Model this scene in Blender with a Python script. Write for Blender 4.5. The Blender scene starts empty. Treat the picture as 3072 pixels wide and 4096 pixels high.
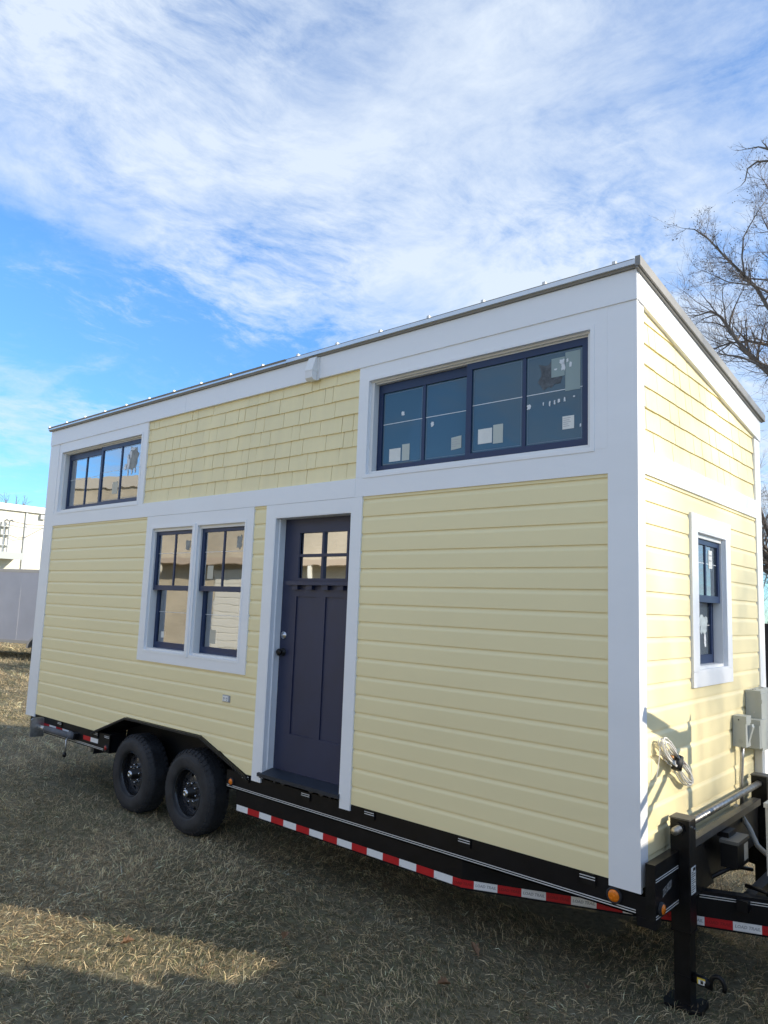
import bpy, math, random
import numpy as np
from mathutils import Vector, Matrix

random.seed(7)
RNG = np.random.default_rng(11)
R = math.radians
S = bpy.context.scene
COL = S.collection

# ------------------------------------------------------------------ camera
cam_d = bpy.data.cameras.new('camera')
cam = bpy.data.objects.new('camera', cam_d)
COL.objects.link(cam)
S.camera = cam
CAM = Vector((1.6425, -4.0536, 2.1482))
c_r = Vector((0.75253, 0.65752, 0.03686))
c_u = Vector((0.05545, -0.11903, 0.99134))
c_f = Vector((-0.65622, 0.74397, 0.12604))
m = Matrix.Identity(4)
for i in range(3):
    m[i][0], m[i][1], m[i][2], m[i][3] = c_r[i], c_u[i], -c_f[i], CAM[i]
cam.matrix_world = m
cam_d.sensor_fit = 'HORIZONTAL'
cam_d.sensor_width = 36.0
cam_d.lens = 34.243
cam_d.clip_start = 0.05
cam_d.clip_end = 2000

# ------------------------------------------------------------------ light
SUN = Vector((1.0, 0.45, 0.49)).normalized()          # towards the sun
sun_d = bpy.data.lights.new('sun', 'SUN')
sun_d.energy = 2.7
sun_d.angle = R(0.53)
sun_d.color = (1.0, 0.90, 0.73)
sun = bpy.data.objects.new('sun', sun_d)
COL.objects.link(sun)
sun.rotation_euler = SUN.to_track_quat('Z', 'Y').to_euler()
sun.location = (20, 9, 12)

W = bpy.data.worlds.new('World')
S.world = W
W.use_nodes = True
nt = W.node_tree
for n in list(nt.nodes):
    nt.nodes.remove(n)


def N(t, typ, **kw):
    n = t.nodes.new(typ)
    for k, v in kw.items():
        if k.startswith('i_'):
            n.inputs[k[2:].replace('_', ' ')].default_value = v
        else:
            setattr(n, k, v)
    return n


def L(t, a, b):
    t.links.new(a, b)


def math_n(t, op, a, b=None, clamp=False):
    n = t.nodes.new('ShaderNodeMath')
    n.operation = op
    n.use_clamp = clamp
    for i, v in enumerate((a, b)):
        if v is None:
            continue
        if isinstance(v, (int, float)):
            n.inputs[i].default_value = v
        else:
            t.links.new(v, n.inputs[i])
    return n.outputs[0]


def ramp_n(t, fac, stops, interp='LINEAR'):
    n = t.nodes.new('ShaderNodeValToRGB')
    cr = n.color_ramp
    cr.interpolation = interp
    while len(cr.elements) < len(stops):
        cr.elements.new(0.5)
    for e, (p, c) in zip(cr.elements, stops):
        e.position = p
        if isinstance(c, (int, float)):
            c = (c, c, c)
        e.color = (c[0], c[1], c[2], 1)
    if fac is not None:
        t.links.new(fac, n.inputs[0])
    return n.outputs[0]


sky = N(nt, 'ShaderNodeTexSky', sky_type='NISHITA', sun_disc=False, sun_elevation=math.asin(SUN.z),
        sun_rotation=math.atan2(SUN.x, SUN.y), air_density=1.0, dust_density=0.0, ozone_density=3.0, altitude=1500.0)
tc = N(nt, 'ShaderNodeTexCoord')
sep = N(nt, 'ShaderNodeSeparateXYZ')
L(nt, tc.outputs['Generated'], sep.inputs[0])
zc = math_n(nt, 'ADD', math_n(nt, 'MAXIMUM', sep.outputs[2], 0.0), 0.1)
qx = math_n(nt, 'DIVIDE', sep.outputs[0], zc)
qy = math_n(nt, 'DIVIDE', sep.outputs[1], zc)
q = N(nt, 'ShaderNodeCombineXYZ')
L(nt, qx, q.inputs[0]); L(nt, qy, q.inputs[1])
# slow warp of the cloud plane
wn = N(nt, 'ShaderNodeTexNoise', i_Scale=1.1, i_Detail=3.0, i_Roughness=0.55)
L(nt, q.outputs[0], wn.inputs['Vector'])
ws = N(nt, 'ShaderNodeVectorMath', operation='SUBTRACT'); ws.inputs[1].default_value = (0.5, 0.5, 0.5)
L(nt, wn.outputs['Color'], ws.inputs[0])
wm = N(nt, 'ShaderNodeVectorMath', operation='SCALE'); wm.inputs['Scale'].default_value = 0.5
L(nt, ws.outputs[0], wm.inputs[0])
qa = N(nt, 'ShaderNodeVectorMath', operation='ADD')
L(nt, q.outputs[0], qa.inputs[0]); L(nt, wm.outputs[0], qa.inputs[1])
sq = N(nt, 'ShaderNodeSeparateXYZ'); L(nt, qa.outputs[0], sq.inputs[0])
# banks of high cloud lying across the sky
mr = N(nt, 'ShaderNodeMapRange'); mr.inputs['From Min'].default_value = -5.0; mr.inputs['From Max'].default_value = 5.0
L(nt, sq.outputs[0], mr.inputs['Value'])
bank = ramp_n(nt, mr.outputs[0], [(0.0, .22), (.075, .12), (.13, .06), (.19, .40), (.235, .42), (.272, -.12), (.328, -.14),
                                  (.362, .60), (.40, .88), (.435, .70), (.47, .48), (.55, .50), (.65, .66), (.8, .52), (1, .6)], 'EASE')
# long fibres
mp = N(nt, 'ShaderNodeMapping'); mp.inputs['Rotation'].default_value = (0, 0, R(28)); mp.inputs['Scale'].default_value = (1.0, 1.4, 1)
L(nt, qa.outputs[0], mp.inputs['Vector'])
n1 = N(nt, 'ShaderNodeTexNoise', i_Scale=2.3, i_Detail=10.0, i_Roughness=0.64, i_Distortion=0.0)
L(nt, mp.outputs[0], n1.inputs['Vector'])
# ripples
mp2 = N(nt, 'ShaderNodeMapping'); mp2.inputs['Rotation'].default_value = (0, 0, R(-48)); mp2.inputs['Scale'].default_value = (1.7, 1.0, 1)
L(nt, qa.outputs[0], mp2.inputs['Vector'])
n2 = N(nt, 'ShaderNodeTexNoise', i_Scale=10.0, i_Detail=8.0, i_Roughness=0.68, i_Distortion=0.1)
L(nt, mp2.outputs[0], n2.inputs['Vector'])
a1 = math_n(nt, 'MULTIPLY', math_n(nt, 'SUBTRACT', n1.outputs['Fac'], 0.5), 1.85)
n3 = N(nt, 'ShaderNodeTexNoise', i_Scale=1.6, i_Detail=2.0)
L(nt, qa.outputs[0], n3.inputs['Vector'])
amp = ramp_n(nt, n3.outputs['Fac'], [(0.40, .35), (0.62, 1.7)])
a2 = math_n(nt, 'MULTIPLY', math_n(nt, 'SUBTRACT', n2.outputs['Fac'], 0.5), amp)
cov = math_n(nt, 'ADD', math_n(nt, 'ADD', bank, a1), a2)
covr = ramp_n(nt, cov, [(0.0, 0.0), (0.15, 0.05), (0.45, 0.36), (0.75, 0.66), (1.0, 0.86)], 'LINEAR')
mixc = N(nt, 'ShaderNodeMix', data_type='RGBA')
L(nt, covr, mixc.inputs['Factor'])
tint = N(nt, 'ShaderNodeMix', data_type='RGBA', blend_type='MULTIPLY'); tint.inputs['Factor'].default_value = 1
hz = ramp_n(nt, sep.outputs[2], [(0.0, .62), (0.15, .78), (0.40, 1.0)])
hzm = N(nt, 'ShaderNodeMix', data_type='RGBA', blend_type='MULTIPLY'); hzm.inputs['Factor'].default_value = 1
L(nt, sky.outputs[0], hzm.inputs['A']); L(nt, hz, hzm.inputs['B'])
L(nt, hzm.outputs['Result'], tint.inputs['A']); tint.inputs['B'].default_value = (.47, .69, .83, 1)
L(nt, tint.outputs['Result'], mixc.inputs['A'])
mixc.inputs['B'].default_value = (2.22, 2.46, 2.75, 1)
bg = N(nt, 'ShaderNodeBackground'); bg.inputs['Strength'].default_value = 0.15
L(nt, mixc.outputs['Result'], bg.inputs['Color'])
wo = N(nt, 'ShaderNodeOutputWorld')
L(nt, bg.outputs[0], wo.inputs['Surface'])

S.view_settings.view_transform = 'Standard'
S.view_settings.look = 'None'
S.view_settings.gamma = 1.0
S.view_settings.use_curve_mapping = False
S.view_settings.exposure = 1.38

# ------------------------------------------------------------------ materials
MATS = {}


def mat(name, col, rough=0.5, metal=0.0, var=0.0, vscale=6.0, bump=0.0, bscale=60.0, stretch=(1, 1, 1), spec=0.5, coat=0.0, col2=None):
    if name in MATS:
        return MATS[name]
    M = bpy.data.materials.new(name)
    M.use_nodes = True
    t = M.node_tree
    b = t.nodes['Principled BSDF']
    b.inputs['Base Color'].default_value = (*col, 1)
    b.inputs['Roughness'].default_value = rough
    b.inputs['Metallic'].default_value = metal
    b.inputs['Specular IOR Level'].default_value = spec
    b.inputs['Coat Weight'].default_value = coat
    tco = N(t, 'ShaderNodeTexCoord')
    mpp = N(t, 'ShaderNodeMapping'); mpp.inputs['Scale'].default_value = stretch
    L(t, tco.outputs['Object'], mpp.inputs['Vector'])
    if var > 0:
        n = N(t, 'ShaderNodeTexNoise', i_Scale=vscale, i_Detail=5.0, i_Roughness=0.6)
        L(t, mpp.outputs[0], n.inputs['Vector'])
        lo = tuple(max(0, c * (1 - var)) for c in col)
        hi = col2 if col2 else tuple(min(1, c * (1 + var)) for c in col)
        r = ramp_n(t, n.outputs['Fac'], [(0.3, lo), (0.7, hi)])
        L(t, r, b.inputs['Base Color'])
        rr = N(t, 'ShaderNodeMapRange')
        rr.inputs['To Min'].default_value = max(0.02, rough - 0.08); rr.inputs['To Max'].default_value = min(1, rough + 0.1)
        L(t, n.outputs['Fac'], rr.inputs['Value']); L(t, rr.outputs[0], b.inputs['Roughness'])
    if bump > 0:
        n = N(t, 'ShaderNodeTexNoise', i_Scale=bscale, i_Detail=4.0)
        L(t, mpp.outputs[0], n.inputs['Vector'])
        bp = N(t, 'ShaderNodeBump', i_Strength=1.0, i_Distance=bump)
        L(t, n.outputs['Fac'], bp.inputs['Height'])
        L(t, bp.outputs[0], b.inputs['Normal'])
    MATS[name] = M
    return M


def glass(name, refl, tint, haze=0.0, hazecol=(.5, .6, .7)):
    M = bpy.data.materials.new(name)
    M.use_nodes = True
    t = M.node_tree
    t.nodes.remove(t.nodes['Principled BSDF'])
    out = t.nodes['Material Output']
    tr = N(t, 'ShaderNodeBsdfTransparent'); tr.inputs[0].default_value = (*tint, 1)
    gl = N(t, 'ShaderNodeBsdfGlossy'); gl.inputs['Roughness'].default_value = 0.015
    gl.inputs['Color'].default_value = (.95, .97, 1, 1)
    tco = N(t, 'ShaderNodeTexCoord')
    n = N(t, 'ShaderNodeTexNoise', i_Scale=2.5, i_Detail=2.0)
    L(t, tco.outputs['Object'], n.inputs['Vector'])
    bp = N(t, 'ShaderNodeBump', i_Strength=0.25, i_Distance=0.004)
    L(t, n.outputs['Fac'], bp.inputs['Height']); L(t, bp.outputs[0], gl.inputs['Normal'])
    fr = N(t, 'ShaderNodeFresnel', i_IOR=1.5)
    fac = math_n(t, 'ADD', math_n(t, 'MULTIPLY', fr.outputs[0], 1.5), refl, clamp=True)
    mx = N(t, 'ShaderNodeMixShader')
    L(t, fac, mx.inputs[0]); L(t, tr.outputs[0], mx.inputs[1]); L(t, gl.outputs[0], mx.inputs[2])
    res = mx
    if haze > 0:
        df = N(t, 'ShaderNodeBsdfDiffuse'); df.inputs[0].default_value = (*hazecol, 1)
        m2 = N(t, 'ShaderNodeMixShader'); m2.inputs[0].default_value = haze
        L(t, mx.outputs[0], m2.inputs[1]); L(t, df.outputs[0], m2.inputs[2])
        res = m2
    L(t, res.outputs[0], out.inputs['Surface'])
    MATS[name] = M
    return M


WHITE = mat('white_trim_paint', (.86, .87, .89), .45, var=.025, vscale=3.0, bump=.0004, bscale=90, stretch=(.3, .3, 1))
YELLOW = mat('yellow_siding_paint', (.90, .782, .46), .5, var=.03, vscale=2.0, bump=.0003, bscale=140, stretch=(.25, .25, 1))
SHINGLE = mat('yellow_shingle_paint', (.90, .782, .46), .6, var=.05, vscale=5.0, bump=.0016, bscale=70, stretch=(1, 1, .12))
SHEATH = mat('sheathing', (.25, .21, .13), .8)
INTER = mat('interior_plaster', (.42, .42, .40), .8, var=.15, vscale=1.5)
NAVY = mat('navy_window_paint', (.006, .024, .085), .38, var=.1, vscale=8)
DOORP = mat('charcoal_navy_door_paint', (.024, .031, .074), .42, var=.12, vscale=4)
BLACK = mat('black_trailer_paint', (.0055, .0055, .0075), .34, var=.25, vscale=9, bump=.0006, bscale=25, spec=.3)
BLACK2 = mat('worn_black_steel', (.008, .0078, .0085), .34, var=.4, vscale=14, bump=.0005, bscale=40, spec=.3)
ROOFM = mat('galvalume_roof_metal', (.60, .60, .59), .35, .9, var=.08, vscale=3)
DRIP = mat('grey_drip_edge_metal', (.25, .24, .22), .45, .0, var=.12, vscale=5)
VINYL = mat('white_vinyl', (.78, .78, .77), .35, var=.02)
GALV = mat('galvanised_steel', (.50, .50, .50), .38, .85, var=.2, vscale=30)
RUBBER = mat('tyre_rubber', (.015, .0155, .019), .7, var=.35, vscale=7, col2=(.034, .035, .040), bump=.001, bscale=60)
RIM = mat('black_rim_enamel', (.012, .012, .014), .22, var=.2, vscale=12)
CHROME = mat('chrome', (.55, .56, .58), .22, 1.0)
AMBER = mat('amber_lens', (.80, .20, .010), .25, var=.15, vscale=60)
REDL = mat('red_lens', (.30, .012, .012), .2)
TAPER = mat('red_reflective_tape', (.50, .012, .018), .35, var=.06, vscale=40)
TAPEW = mat('white_reflective_tape', (.80, .81, .82), .35, var=.03, vscale=40)
TXTG = mat('grey_print', (.42, .43, .45), .5)
TXTR = mat('dark_red_print', (.30, .008, .012), .5)
PINS = mat('white_pinstripe', (.72, .72, .70), .45)
PAPER = mat('paper_label', (.74, .75, .72), .7, var=.05, vscale=20)
FILM = mat('torn_white_film', (.72, .75, .78), .6)
FILMG = mat('grey_film', (.27, .28, .27), .6, var=.3, vscale=16)
INK = mat('black_ink', (.02, .02, .02), .6)
ELEC = mat('grey_electrical_enamel', (.44, .46, .43), .45, var=.05, vscale=6)
CREAM = mat('cream_plastic', (.66, .63, .55), .45, var=.04)
CABLE = mat('white_cable_jacket', (.74, .73, .70), .45)
COPPER = mat('brass_fitting', (.42, .22, .09), .4, .7)
SLEEVE = mat('grey_foam_sleeve', (.10, .105, .12), .7, var=.2, vscale=20)
LENS = mat('frosted_lens', (.80, .80, .80), .55)
G_LEFT = glass('window_glass', 0.30, (.62, .66, .66))
G_DOOR = glass('door_glass', 0.60, (.5, .45, .42))
G_FILM = glass('filmed_window_glass', 0.03, (.40, .50, .56), 0.52, (.10, .195, .265))

# ------------------------------------------------------------------ mesh helpers
ORG = {}


def WL(u, v, w):      # long wall: u = x, v = z, w outwards
    return (u, -w, v)


def WE(u, v, w):      # end wall: u = y
    return (w, u, v)


def WI(x, y, z):
    return (x, y, z)


class MB:
    def __init__(self):
        self.v = []
        self.f = []

    def box(self, a0, a1, b0, b1, c0, c1, mp=WI):
        i = len(self.v)
        for c in (c0, c1):
            for b in (b0, b1):
                for a in (a0, a1):
                    self.v.append(mp(a, b, c))
        for q_ in ((0, 2, 3, 1), (4, 5, 7, 6), (0, 1, 5, 4), (2, 6, 7, 3), (0, 4, 6, 2), (1, 3, 7, 5)):
            self.f.append(tuple(i + k for k in q_))
        return self

    def prism(self, poly, c0, c1, mp=WI):
        """poly in (a, b), extruded along c."""
        n = len(poly); i = len(self.v)
        for c in (c0, c1):
            for a, b in poly:
                self.v.append(mp(a, b, c))
        self.f.append(tuple(i + n - 1 - k for k in range(n)))
        self.f.append(tuple(i + n + k for k in range(n)))
        for k in range(n):
            k2 = (k + 1) % n
            self.f.append((i + k, i + k2, i + n + k2, i + n + k))
        return self

    def flat(self, poly, c, mp=WI):
        i = len(self.v)
        for a, b in poly:
            self.v.append(mp(a, b, c))
        self.f.append(tuple(range(i, i + len(poly))))
        return self

    def frame(self, a0, a1, b0, b1, t, c0, c1, mp, tb=None, tt=None, tl=None, tr=None):
        tl = t if tl is None else tl; tr = t if tr is None else tr
        tb = t if tb is None else tb; tt = t if tt is None else tt
        self.box(a0, a0 + tl, b0, b1, c0, c1, mp)
        self.box(a1 - tr, a1, b0, b1, c0, c1, mp)
        self.box(a0 + tl, a1 - tr, b0, b0 + tb, c0, c1, mp)
        self.box(a0 + tl, a1 - tr, b1 - tt, b1, c0, c1, mp)
        return self

    def tube(self, pts, rad, sides=8, cap=True):
        pts = [Vector(p) for p in pts]
        n = len(pts)
        rads = rad if isinstance(rad, (list, tuple)) else [rad] * n
        i0 = len(self.v)
        up = None
        for k, p in enumerate(pts):
            d = (pts[min(k + 1, n - 1)] - pts[max(k - 1, 0)])
            if d.length < 1e-9:
                d = Vector((0, 0, 1))
            d.normalize()
            if up is None:
                up = d.orthogonal().normalized()
            else:
                up = (up - d * up.dot(d))
                if up.length < 1e-6:
                    up = d.orthogonal()
                up.normalize()
            sd = d.cross(up)
            for s in range(sides):
                a = 2 * math.pi * s / sides
                self.v.append(tuple(p + (up * math.cos(a) + sd * math.sin(a)) * rads[k]))
        for k in range(n - 1):
            for s in range(sides):
                s2 = (s + 1) % sides
                self.f.append((i0 + k * sides + s, i0 + k * sides + s2, i0 + (k + 1) * sides + s2, i0 + (k + 1) * sides + s))
        if cap:
            self.f.append(tuple(i0 + sides - 1 - s for s in range(sides)))
            self.f.append(tuple(i0 + (n - 1) * sides + s for s in range(sides)))
        return self

    def lathe(self, prof, seg, mp):
        """prof: (radius, axial); mp(cos*r, sin*r, axial)"""
        n = len(prof); i = len(self.v)
        for s in range(seg):
            a = 2 * math.pi * s / seg
            for r, h in prof:
                self.v.append(mp(r * math.cos(a), r * math.sin(a), h))
        for s in range(seg):
            s2 = (s + 1) % seg
            for k in range(n - 1):
                self.f.append((i + s * n + k, i + s * n + k + 1, i + s2 * n + k + 1, i + s2 * n + k))
        return self


def root_of(o):
    while o.parent:
        o = o.parent
    return o


def tag(o, label=None, cat=None, group=None, kind=None):
    if label:
        o['label'] = label
    if cat:
        o['category'] = cat
    if group:
        o['group'] = group
    if kind:
        o['kind'] = kind
    return o


def empty(name, loc, label, cat, group=None):
    o = bpy.data.objects.new(name, None)
    COL.objects.link(o)
    o.location = loc
    o.empty_display_size = 0.2
    ORG[o.name] = Vector(loc)
    return tag(o, label, cat, group)


def obj(name, mb, m_, parent=None, smooth=False, label=None):
    vs = mb.v
    if parent is not None:
        off = ORG[parent.name]
    else:
        a = np.array(vs)
        lo, hi = a.min(0), a.max(0)
        off = Vector(((lo[0] + hi[0]) / 2, (lo[1] + hi[1]) / 2, lo[2]))
    me = bpy.data.meshes.new(name)
    me.from_pydata([(x - off.x, y - off.y, z - off.z) for x, y, z in vs], [], mb.f)
    me.validate()
    if m_ is not None:
        me.materials.append(m_)
    if smooth:
        me.polygons.foreach_set('use_smooth', [True] * len(me.polygons))
    me.update()
    o = bpy.data.objects.new(name, me)
    COL.objects.link(o)
    if parent is not None:
        o.parent = parent
    else:
        o.location = off
    ORG[o.name] = off.copy()
    if label:
        o['label'] = label
    return o


def fix_normals(o):
    import bmesh
    b = bmesh.new(); b.from_mesh(o.data)
    bmesh.ops.recalc_face_normals(b, faces=b.faces)
    b.to_mesh(o.data); b.free()
    return o


def text_mb(s, size, place, thick=0.0, shear=0.0, spacing=1.0, offset=0.0):
    """text as flat mesh; place(a, b) -> world point"""
    cu = bpy.data.curves.new('txt', 'FONT')
    cu.body = s; cu.size = size; cu.align_x = 'CENTER'; cu.align_y = 'CENTER'
    cu.shear = shear; cu.space_character = spacing; cu.offset = offset
    cu.resolution_u = 2
    o = bpy.data.objects.new('txt', cu)
    COL.objects.link(o)
    dg = bpy.context.evaluated_depsgraph_get()
    me = bpy.data.meshes.new_from_object(o.evaluated_get(dg))
    b = MB()
    b.v = [place(v.co.x, v.co.y) for v in me.vertices]
    b.f = [tuple(p.vertices) for p in me.polygons]
    bpy.data.objects.remove(o); bpy.data.curves.remove(cu); bpy.data.meshes.remove(me)
    return b


# ------------------------------------------------------------------ ground
def ground():
    b = MB()
    b.flat([(-400, -400), (400, -400), (400, 400), (-400, 400)], 0.0)
    M = bpy.data.materials.new('dry_lawn')
    M.use_nodes = True
    t = M.node_tree; p = t.nodes['Principled BSDF']
    p.inputs['Roughness'].default_value = 0.95
    p.inputs['Specular IOR Level'].default_value = 0.1
    tco = N(t, 'ShaderNodeTexCoord')
    big = N(t, 'ShaderNodeTexNoise', i_Scale=0.55, i_Detail=4.0); L(t, tco.outputs['Object'], big.inputs['Vector'])
    fine = N(t, 'ShaderNodeTexNoise', i_Scale=22.0, i_Detail=8.0, i_Roughness=0.7); L(t, tco.outputs['Object'], fine.inputs['Vector'])
    c1 = ramp_n(t, big.outputs['Fac'], [(0.35, (.150, .142, .090)), (0.6, (.27, .235, .155))])
    c2 = ramp_n(t, fine.outputs['Fac'], [(0.3, (.55, .53, .5)), (0.52, (.95, .95, .95)), (0.75, (1.35, 1.32, 1.25))])
    mx = N(t, 'ShaderNodeMix', data_type='RGBA', blend_type='MULTIPLY'); mx.inputs['Factor'].default_value = 1
    L(t, c1, mx.inputs['A']); L(t, c2, mx.inputs['B'])
    L(t, mx.outputs['Result'], p.inputs['Base Color'])
    bp = N(t, 'ShaderNodeBump', i_Strength=1.0, i_Distance=0.03); L(t, fine.outputs['Fac'], bp.inputs['Height'])
    L(t, bp.outputs[0], p.inputs['Normal'])
    o = obj('ground', b, M)
    tag(o, kind='structure')


ground()

# ------------------------------------------------------------------ the house
XL = -7.645          # far end
WY = 2.6             # width
Z0 = 0.695           # bottom of siding
EX = 0.1325          # exposure
ZBB, ZBT = 2.968, 3.115
ZFB, ZFT = 4.0, 4.186
SL = (ZFT - 3.829) / WY
house = empty('tiny_house', (-3.8, 1.3, 0.69), 'pale yellow wooden tiny house with white trim and dark door, standing on the black trailer', 'house')
TH = 0.026           # depth of trim in front of the sheathing


def cells(u0, u1, v0, v1, holes):
    us = sorted({u0, u1, *[h[0] for h in holes], *[h[1] for h in holes]})
    vs = sorted(v for v in {v0, v1, *[h[2] for h in holes], *[h[3] for h in holes]} if v0 <= v <= v1)
    out = []
    for v_a, v_b in zip(vs, vs[1:]):
        run = None
        for u_a, u_b in zip(us, us[1:]):
            um, vm = (u_a + u_b) / 2, (v_a + v_b) / 2
            hit = any(h[0] < um < h[1] and h[2] < vm < h[3] for h in holes)
            if hit:
                if run: out.append(run); run = None
            else:
                run = (run[0], u_b, v_a, v_b) if run else (u_a, u_b, v_a, v_b)
        if run: out.append(run)
    return out


O_UR = (-2.149, -0.279, 3.122, 3.893)
O_UL = (-7.321, -5.441, 3.122, 3.893)
O_DW = (-5.111, -3.570, 1.603, 2.850)
O_DR = (-3.1775, -2.268, 0.715, 2.857)
O_EW = (0.985, 1.610, 1.790, 2.725)

# walls (sheathing outside, plaster inside)
b = MB()
b2 = MB()
for c in cells(XL + .02, -.02, 0.93, 4.10, [O_UR, O_UL, O_DW, O_DR]):
    b.box(*c, -TH - .05, -TH, WL); b2.box(*c, -TH - .13, -TH - .052, WL)
for c in cells(-3.36, -.02, 0.70, 0.93, [O_DR]) + [(XL + .02, -5.98, 0.70, 0.93)]:
    b.box(*c, -TH - .05, -TH, WL); b2.box(*c, -TH - .13, -TH - .052, WL)
for c in cells(0.16, WY - .02, 0.70, 3.66, [O_EW]):
    b.box(*c, -TH - .05, -TH, WE); b2.box(*c, -TH - .13, -TH - .052, WE)
b.prism([(.16, 3.66), (WY - .02, 3.66), (WY - .02, 3.72), (.16, 4.06)], -TH - .05, -TH, WE)
b.box(XL + .02, -.08, WY - .1, WY - .02, .70, 3.72)
b.box(XL + .02, XL + .1, .16, WY - .1, .70, 3.72)
b.prism([(.16, 3.72), (WY - .1, 3.72), (.16, 4.04)], XL + .02, XL + .1, lambda a, c, w: (w, a, c))
obj('wall', b, SHEATH, house)
b2.box(XL + .1, -.16, WY - .16, WY - .102, .76, 3.70)
b2.box(XL + .102, XL + .16, .16, WY - .16, .76, 3.70)
b2.box(-3.5, -3.42, 1.0, WY - .16, .76, 3.0)      # inner partition
obj('interior_wall', b2, INTER, house)
b = MB().box(-3.4, -.16, .16, WY - .16, .70, .76)
b.box(XL + .1, -3.4, .16, WY - .16, .93, .97)
obj('floor', b, mat('plywood_floor', (.35, .25, .15), .6, var=.2), house)
obj('loft_floor', MB().box(-2.4, -.16, .16, WY - .16, 2.96, 3.06), INTER, house)
obj('loft_floor', MB().box(XL + .1, -5.3, .16, WY - .16, 2.96, 3.06), INTER, house)

# --- lap siding: every course a board
PROF = [(0.0, .0145), (.096, .0145), (.103, .0132), (.112, .0092), (.122, .0062), (EX + .006, .0050)]


def siding_board(u0, u1, k, mp, v_top=None, ends=None):
    z = Z0 + k * EX
    pr = [(z + a, d) for a, d in PROF]
    if v_top is not None:
        pr = [(min(a, v_top), d) for a, d in pr if a <= v_top + 1e-4] + ([(v_top, .0145)] if pr[-1][0] > v_top else [])
    mb = MB()
    rings = []
    for end, u in enumerate((u0, u1)):
        ring = []
        for a, d in [(z, 0.0)] + pr + [(pr[-1][0], 0.0)]:
            uu = u
            if ends and ends[end]:
                uu = ends[end](a)
            ring.append(len(mb.v)); mb.v.append(mp(uu, a, d - TH))
        rings.append(ring)
    n = len(rings[0])
    for i in range(n):
        j = (i + 1) % n
        mb.f.append((rings[0][i], rings[1][i], rings[1][j], rings[0][j]))
    mb.f.append(tuple(reversed(rings[0]))); mb.f.append(tuple(rings[1]))
    return fix_normals(obj('siding_board', mb, YELLOW, house))


FL = [(-5.951, .697), (-5.335, .916), (-4.034, .914), (-3.414, .705)]


def fl_left(z):
    if z > .922:
        return -4.6842
    return -5.951 + (z - .697) * (-5.335 + 5.951) / (.916 - .697) - .004


def fl_right(z):
    if z > .922:
        return -4.6838
    return -3.414 + (z - .705) * (-4.034 + 3.414) / (.914 - .705) + .004


for k in range(18):
    z = Z0 + k * EX
    if z > ZBB - .01:
        break
    top = ZBB + .01 if z + EX > ZBB else None
    siding_board(-2.163, -.180, k, WL, top)
    if k < 2:
        if k == 1:      # the board that runs over the wheel arch: three pieces cut round it
            zc_ = .922
            mb = MB()
            siding_board(-7.407, -5.0, k, WL, .918, (None, fl_left))
            siding_board(-4.0, -3.292, k, WL, .918, (fl_right, None))
            PR1 = [(.918, .0145), (z + .096, .0145), (z + .103, .0132), (z + .112, .0092), (z + .122, .0062), (z + EX + .006, .005)]
            mb = MB()
            rr = []
            for u in (-7.407, -3.292):
                ring = []
                for a, d in [(.918, 0.0)] + PR1 + [(PR1[-1][0], 0.0)]:
                    ring.append(len(mb.v)); mb.v.append(WL(u, a, d - TH))
                rr.append(ring)
            n = len(rr[0])
            for i in range(n):
                j = (i + 1) % n
                mb.f.append((rr[0][i], rr[1][i], rr[1][j], rr[0][j]))
            mb.f.append(tuple(reversed(rr[0]))); mb.f.append(tuple(rr[1]))
            fix_normals(obj('siding_board', mb, YELLOW, house))
        else:
            siding_board(-7.407, -5.0, k, WL, None, (None, fl_left))
            siding_board(-4.0, -3.292, k, WL, None, (fl_right, None))
    elif k <= 5:
        siding_board(-7.407, -3.292, k, WL, top)
    elif k == 6:
        siding_board(-7.407, -5.215, k, WL)
        siding_board(-5.215, -3.467, k, WL, 1.56)
        siding_board(-3.467, -3.292, k, WL)
    else:
        siding_board(-7.407, -5.215, k, WL, top)
        siding_board(-3.467, -3.292, k, WL, top)
    if k <= 7 or k >= 16:
        siding_board(.098, 2.452, k, WE, top)
    else:
        siding_board(.098, .872, k, WE, top)
        siding_board(1.700, 2.452, k, WE, top)

# --- shingles: every one a piece of its own
rs = random.Random(5)


def shingles(u0, u1, rows, mp, ceiling=None):
    for ri, z in enumerate(rows):
        u = u0
        first = True
        while u < u1 - .004:
            w = rs.choice((.10, .13, .16, .19, .22, .26, .30)) * rs.uniform(.92, 1.08)
            if first:
                w *= rs.uniform(.4, 1); first = False
            e = min(u + w, u1)
            if u1 - e < .05:
                e = u1
            zt = z + EX + .025
            skip = False
            if ceiling:
                lim = min(ceiling(u), ceiling(e)) + .09
                zt = min(zt, lim)
                if min(ceiling(u), ceiling(e)) < z - .002 and max(ceiling(u), ceiling(e)) < z + .004:
                    skip = True
                if zt < z + .02:
                    skip = True
            if not skip:
                dz = rs.uniform(-.0025, .0025) if ri else 0
                tb = .0135 + rs.uniform(-.0015, .0022)
                tl_ = rs.uniform(-.0012, .0012)
                tt = tb * (1 - (zt - z) / (EX + .035)) + .0005
                g = .0016 + rs.uniform(0, .0016)
                mb = MB()
                a0, a1 = u + g, e - g
                k0, k1 = rs.uniform(-.0012, .0012), rs.uniform(-.0012, .0012)
                mb.v = [mp(a0, z + dz + k0, -TH), mp(a1, z + dz + k1, -TH), mp(a1, z + dz + k1, tb - tl_ - TH), mp(a0, z + dz + k0, tb + tl_ - TH),
                        mp(a0, zt, -TH), mp(a1, zt, -TH), mp(a1, zt, max(.001, tt) - TH), mp(a0, zt, max(.001, tt) - TH)]
                mb.f = [(0, 1, 2, 3), (3, 2, 6, 7), (7, 6, 5, 4), (0, 3, 7, 4), (1, 5, 6, 2), (0, 4, 5, 1)]
                fix_normals(obj('shingle', mb, SHINGLE, house))
            u = e


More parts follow.
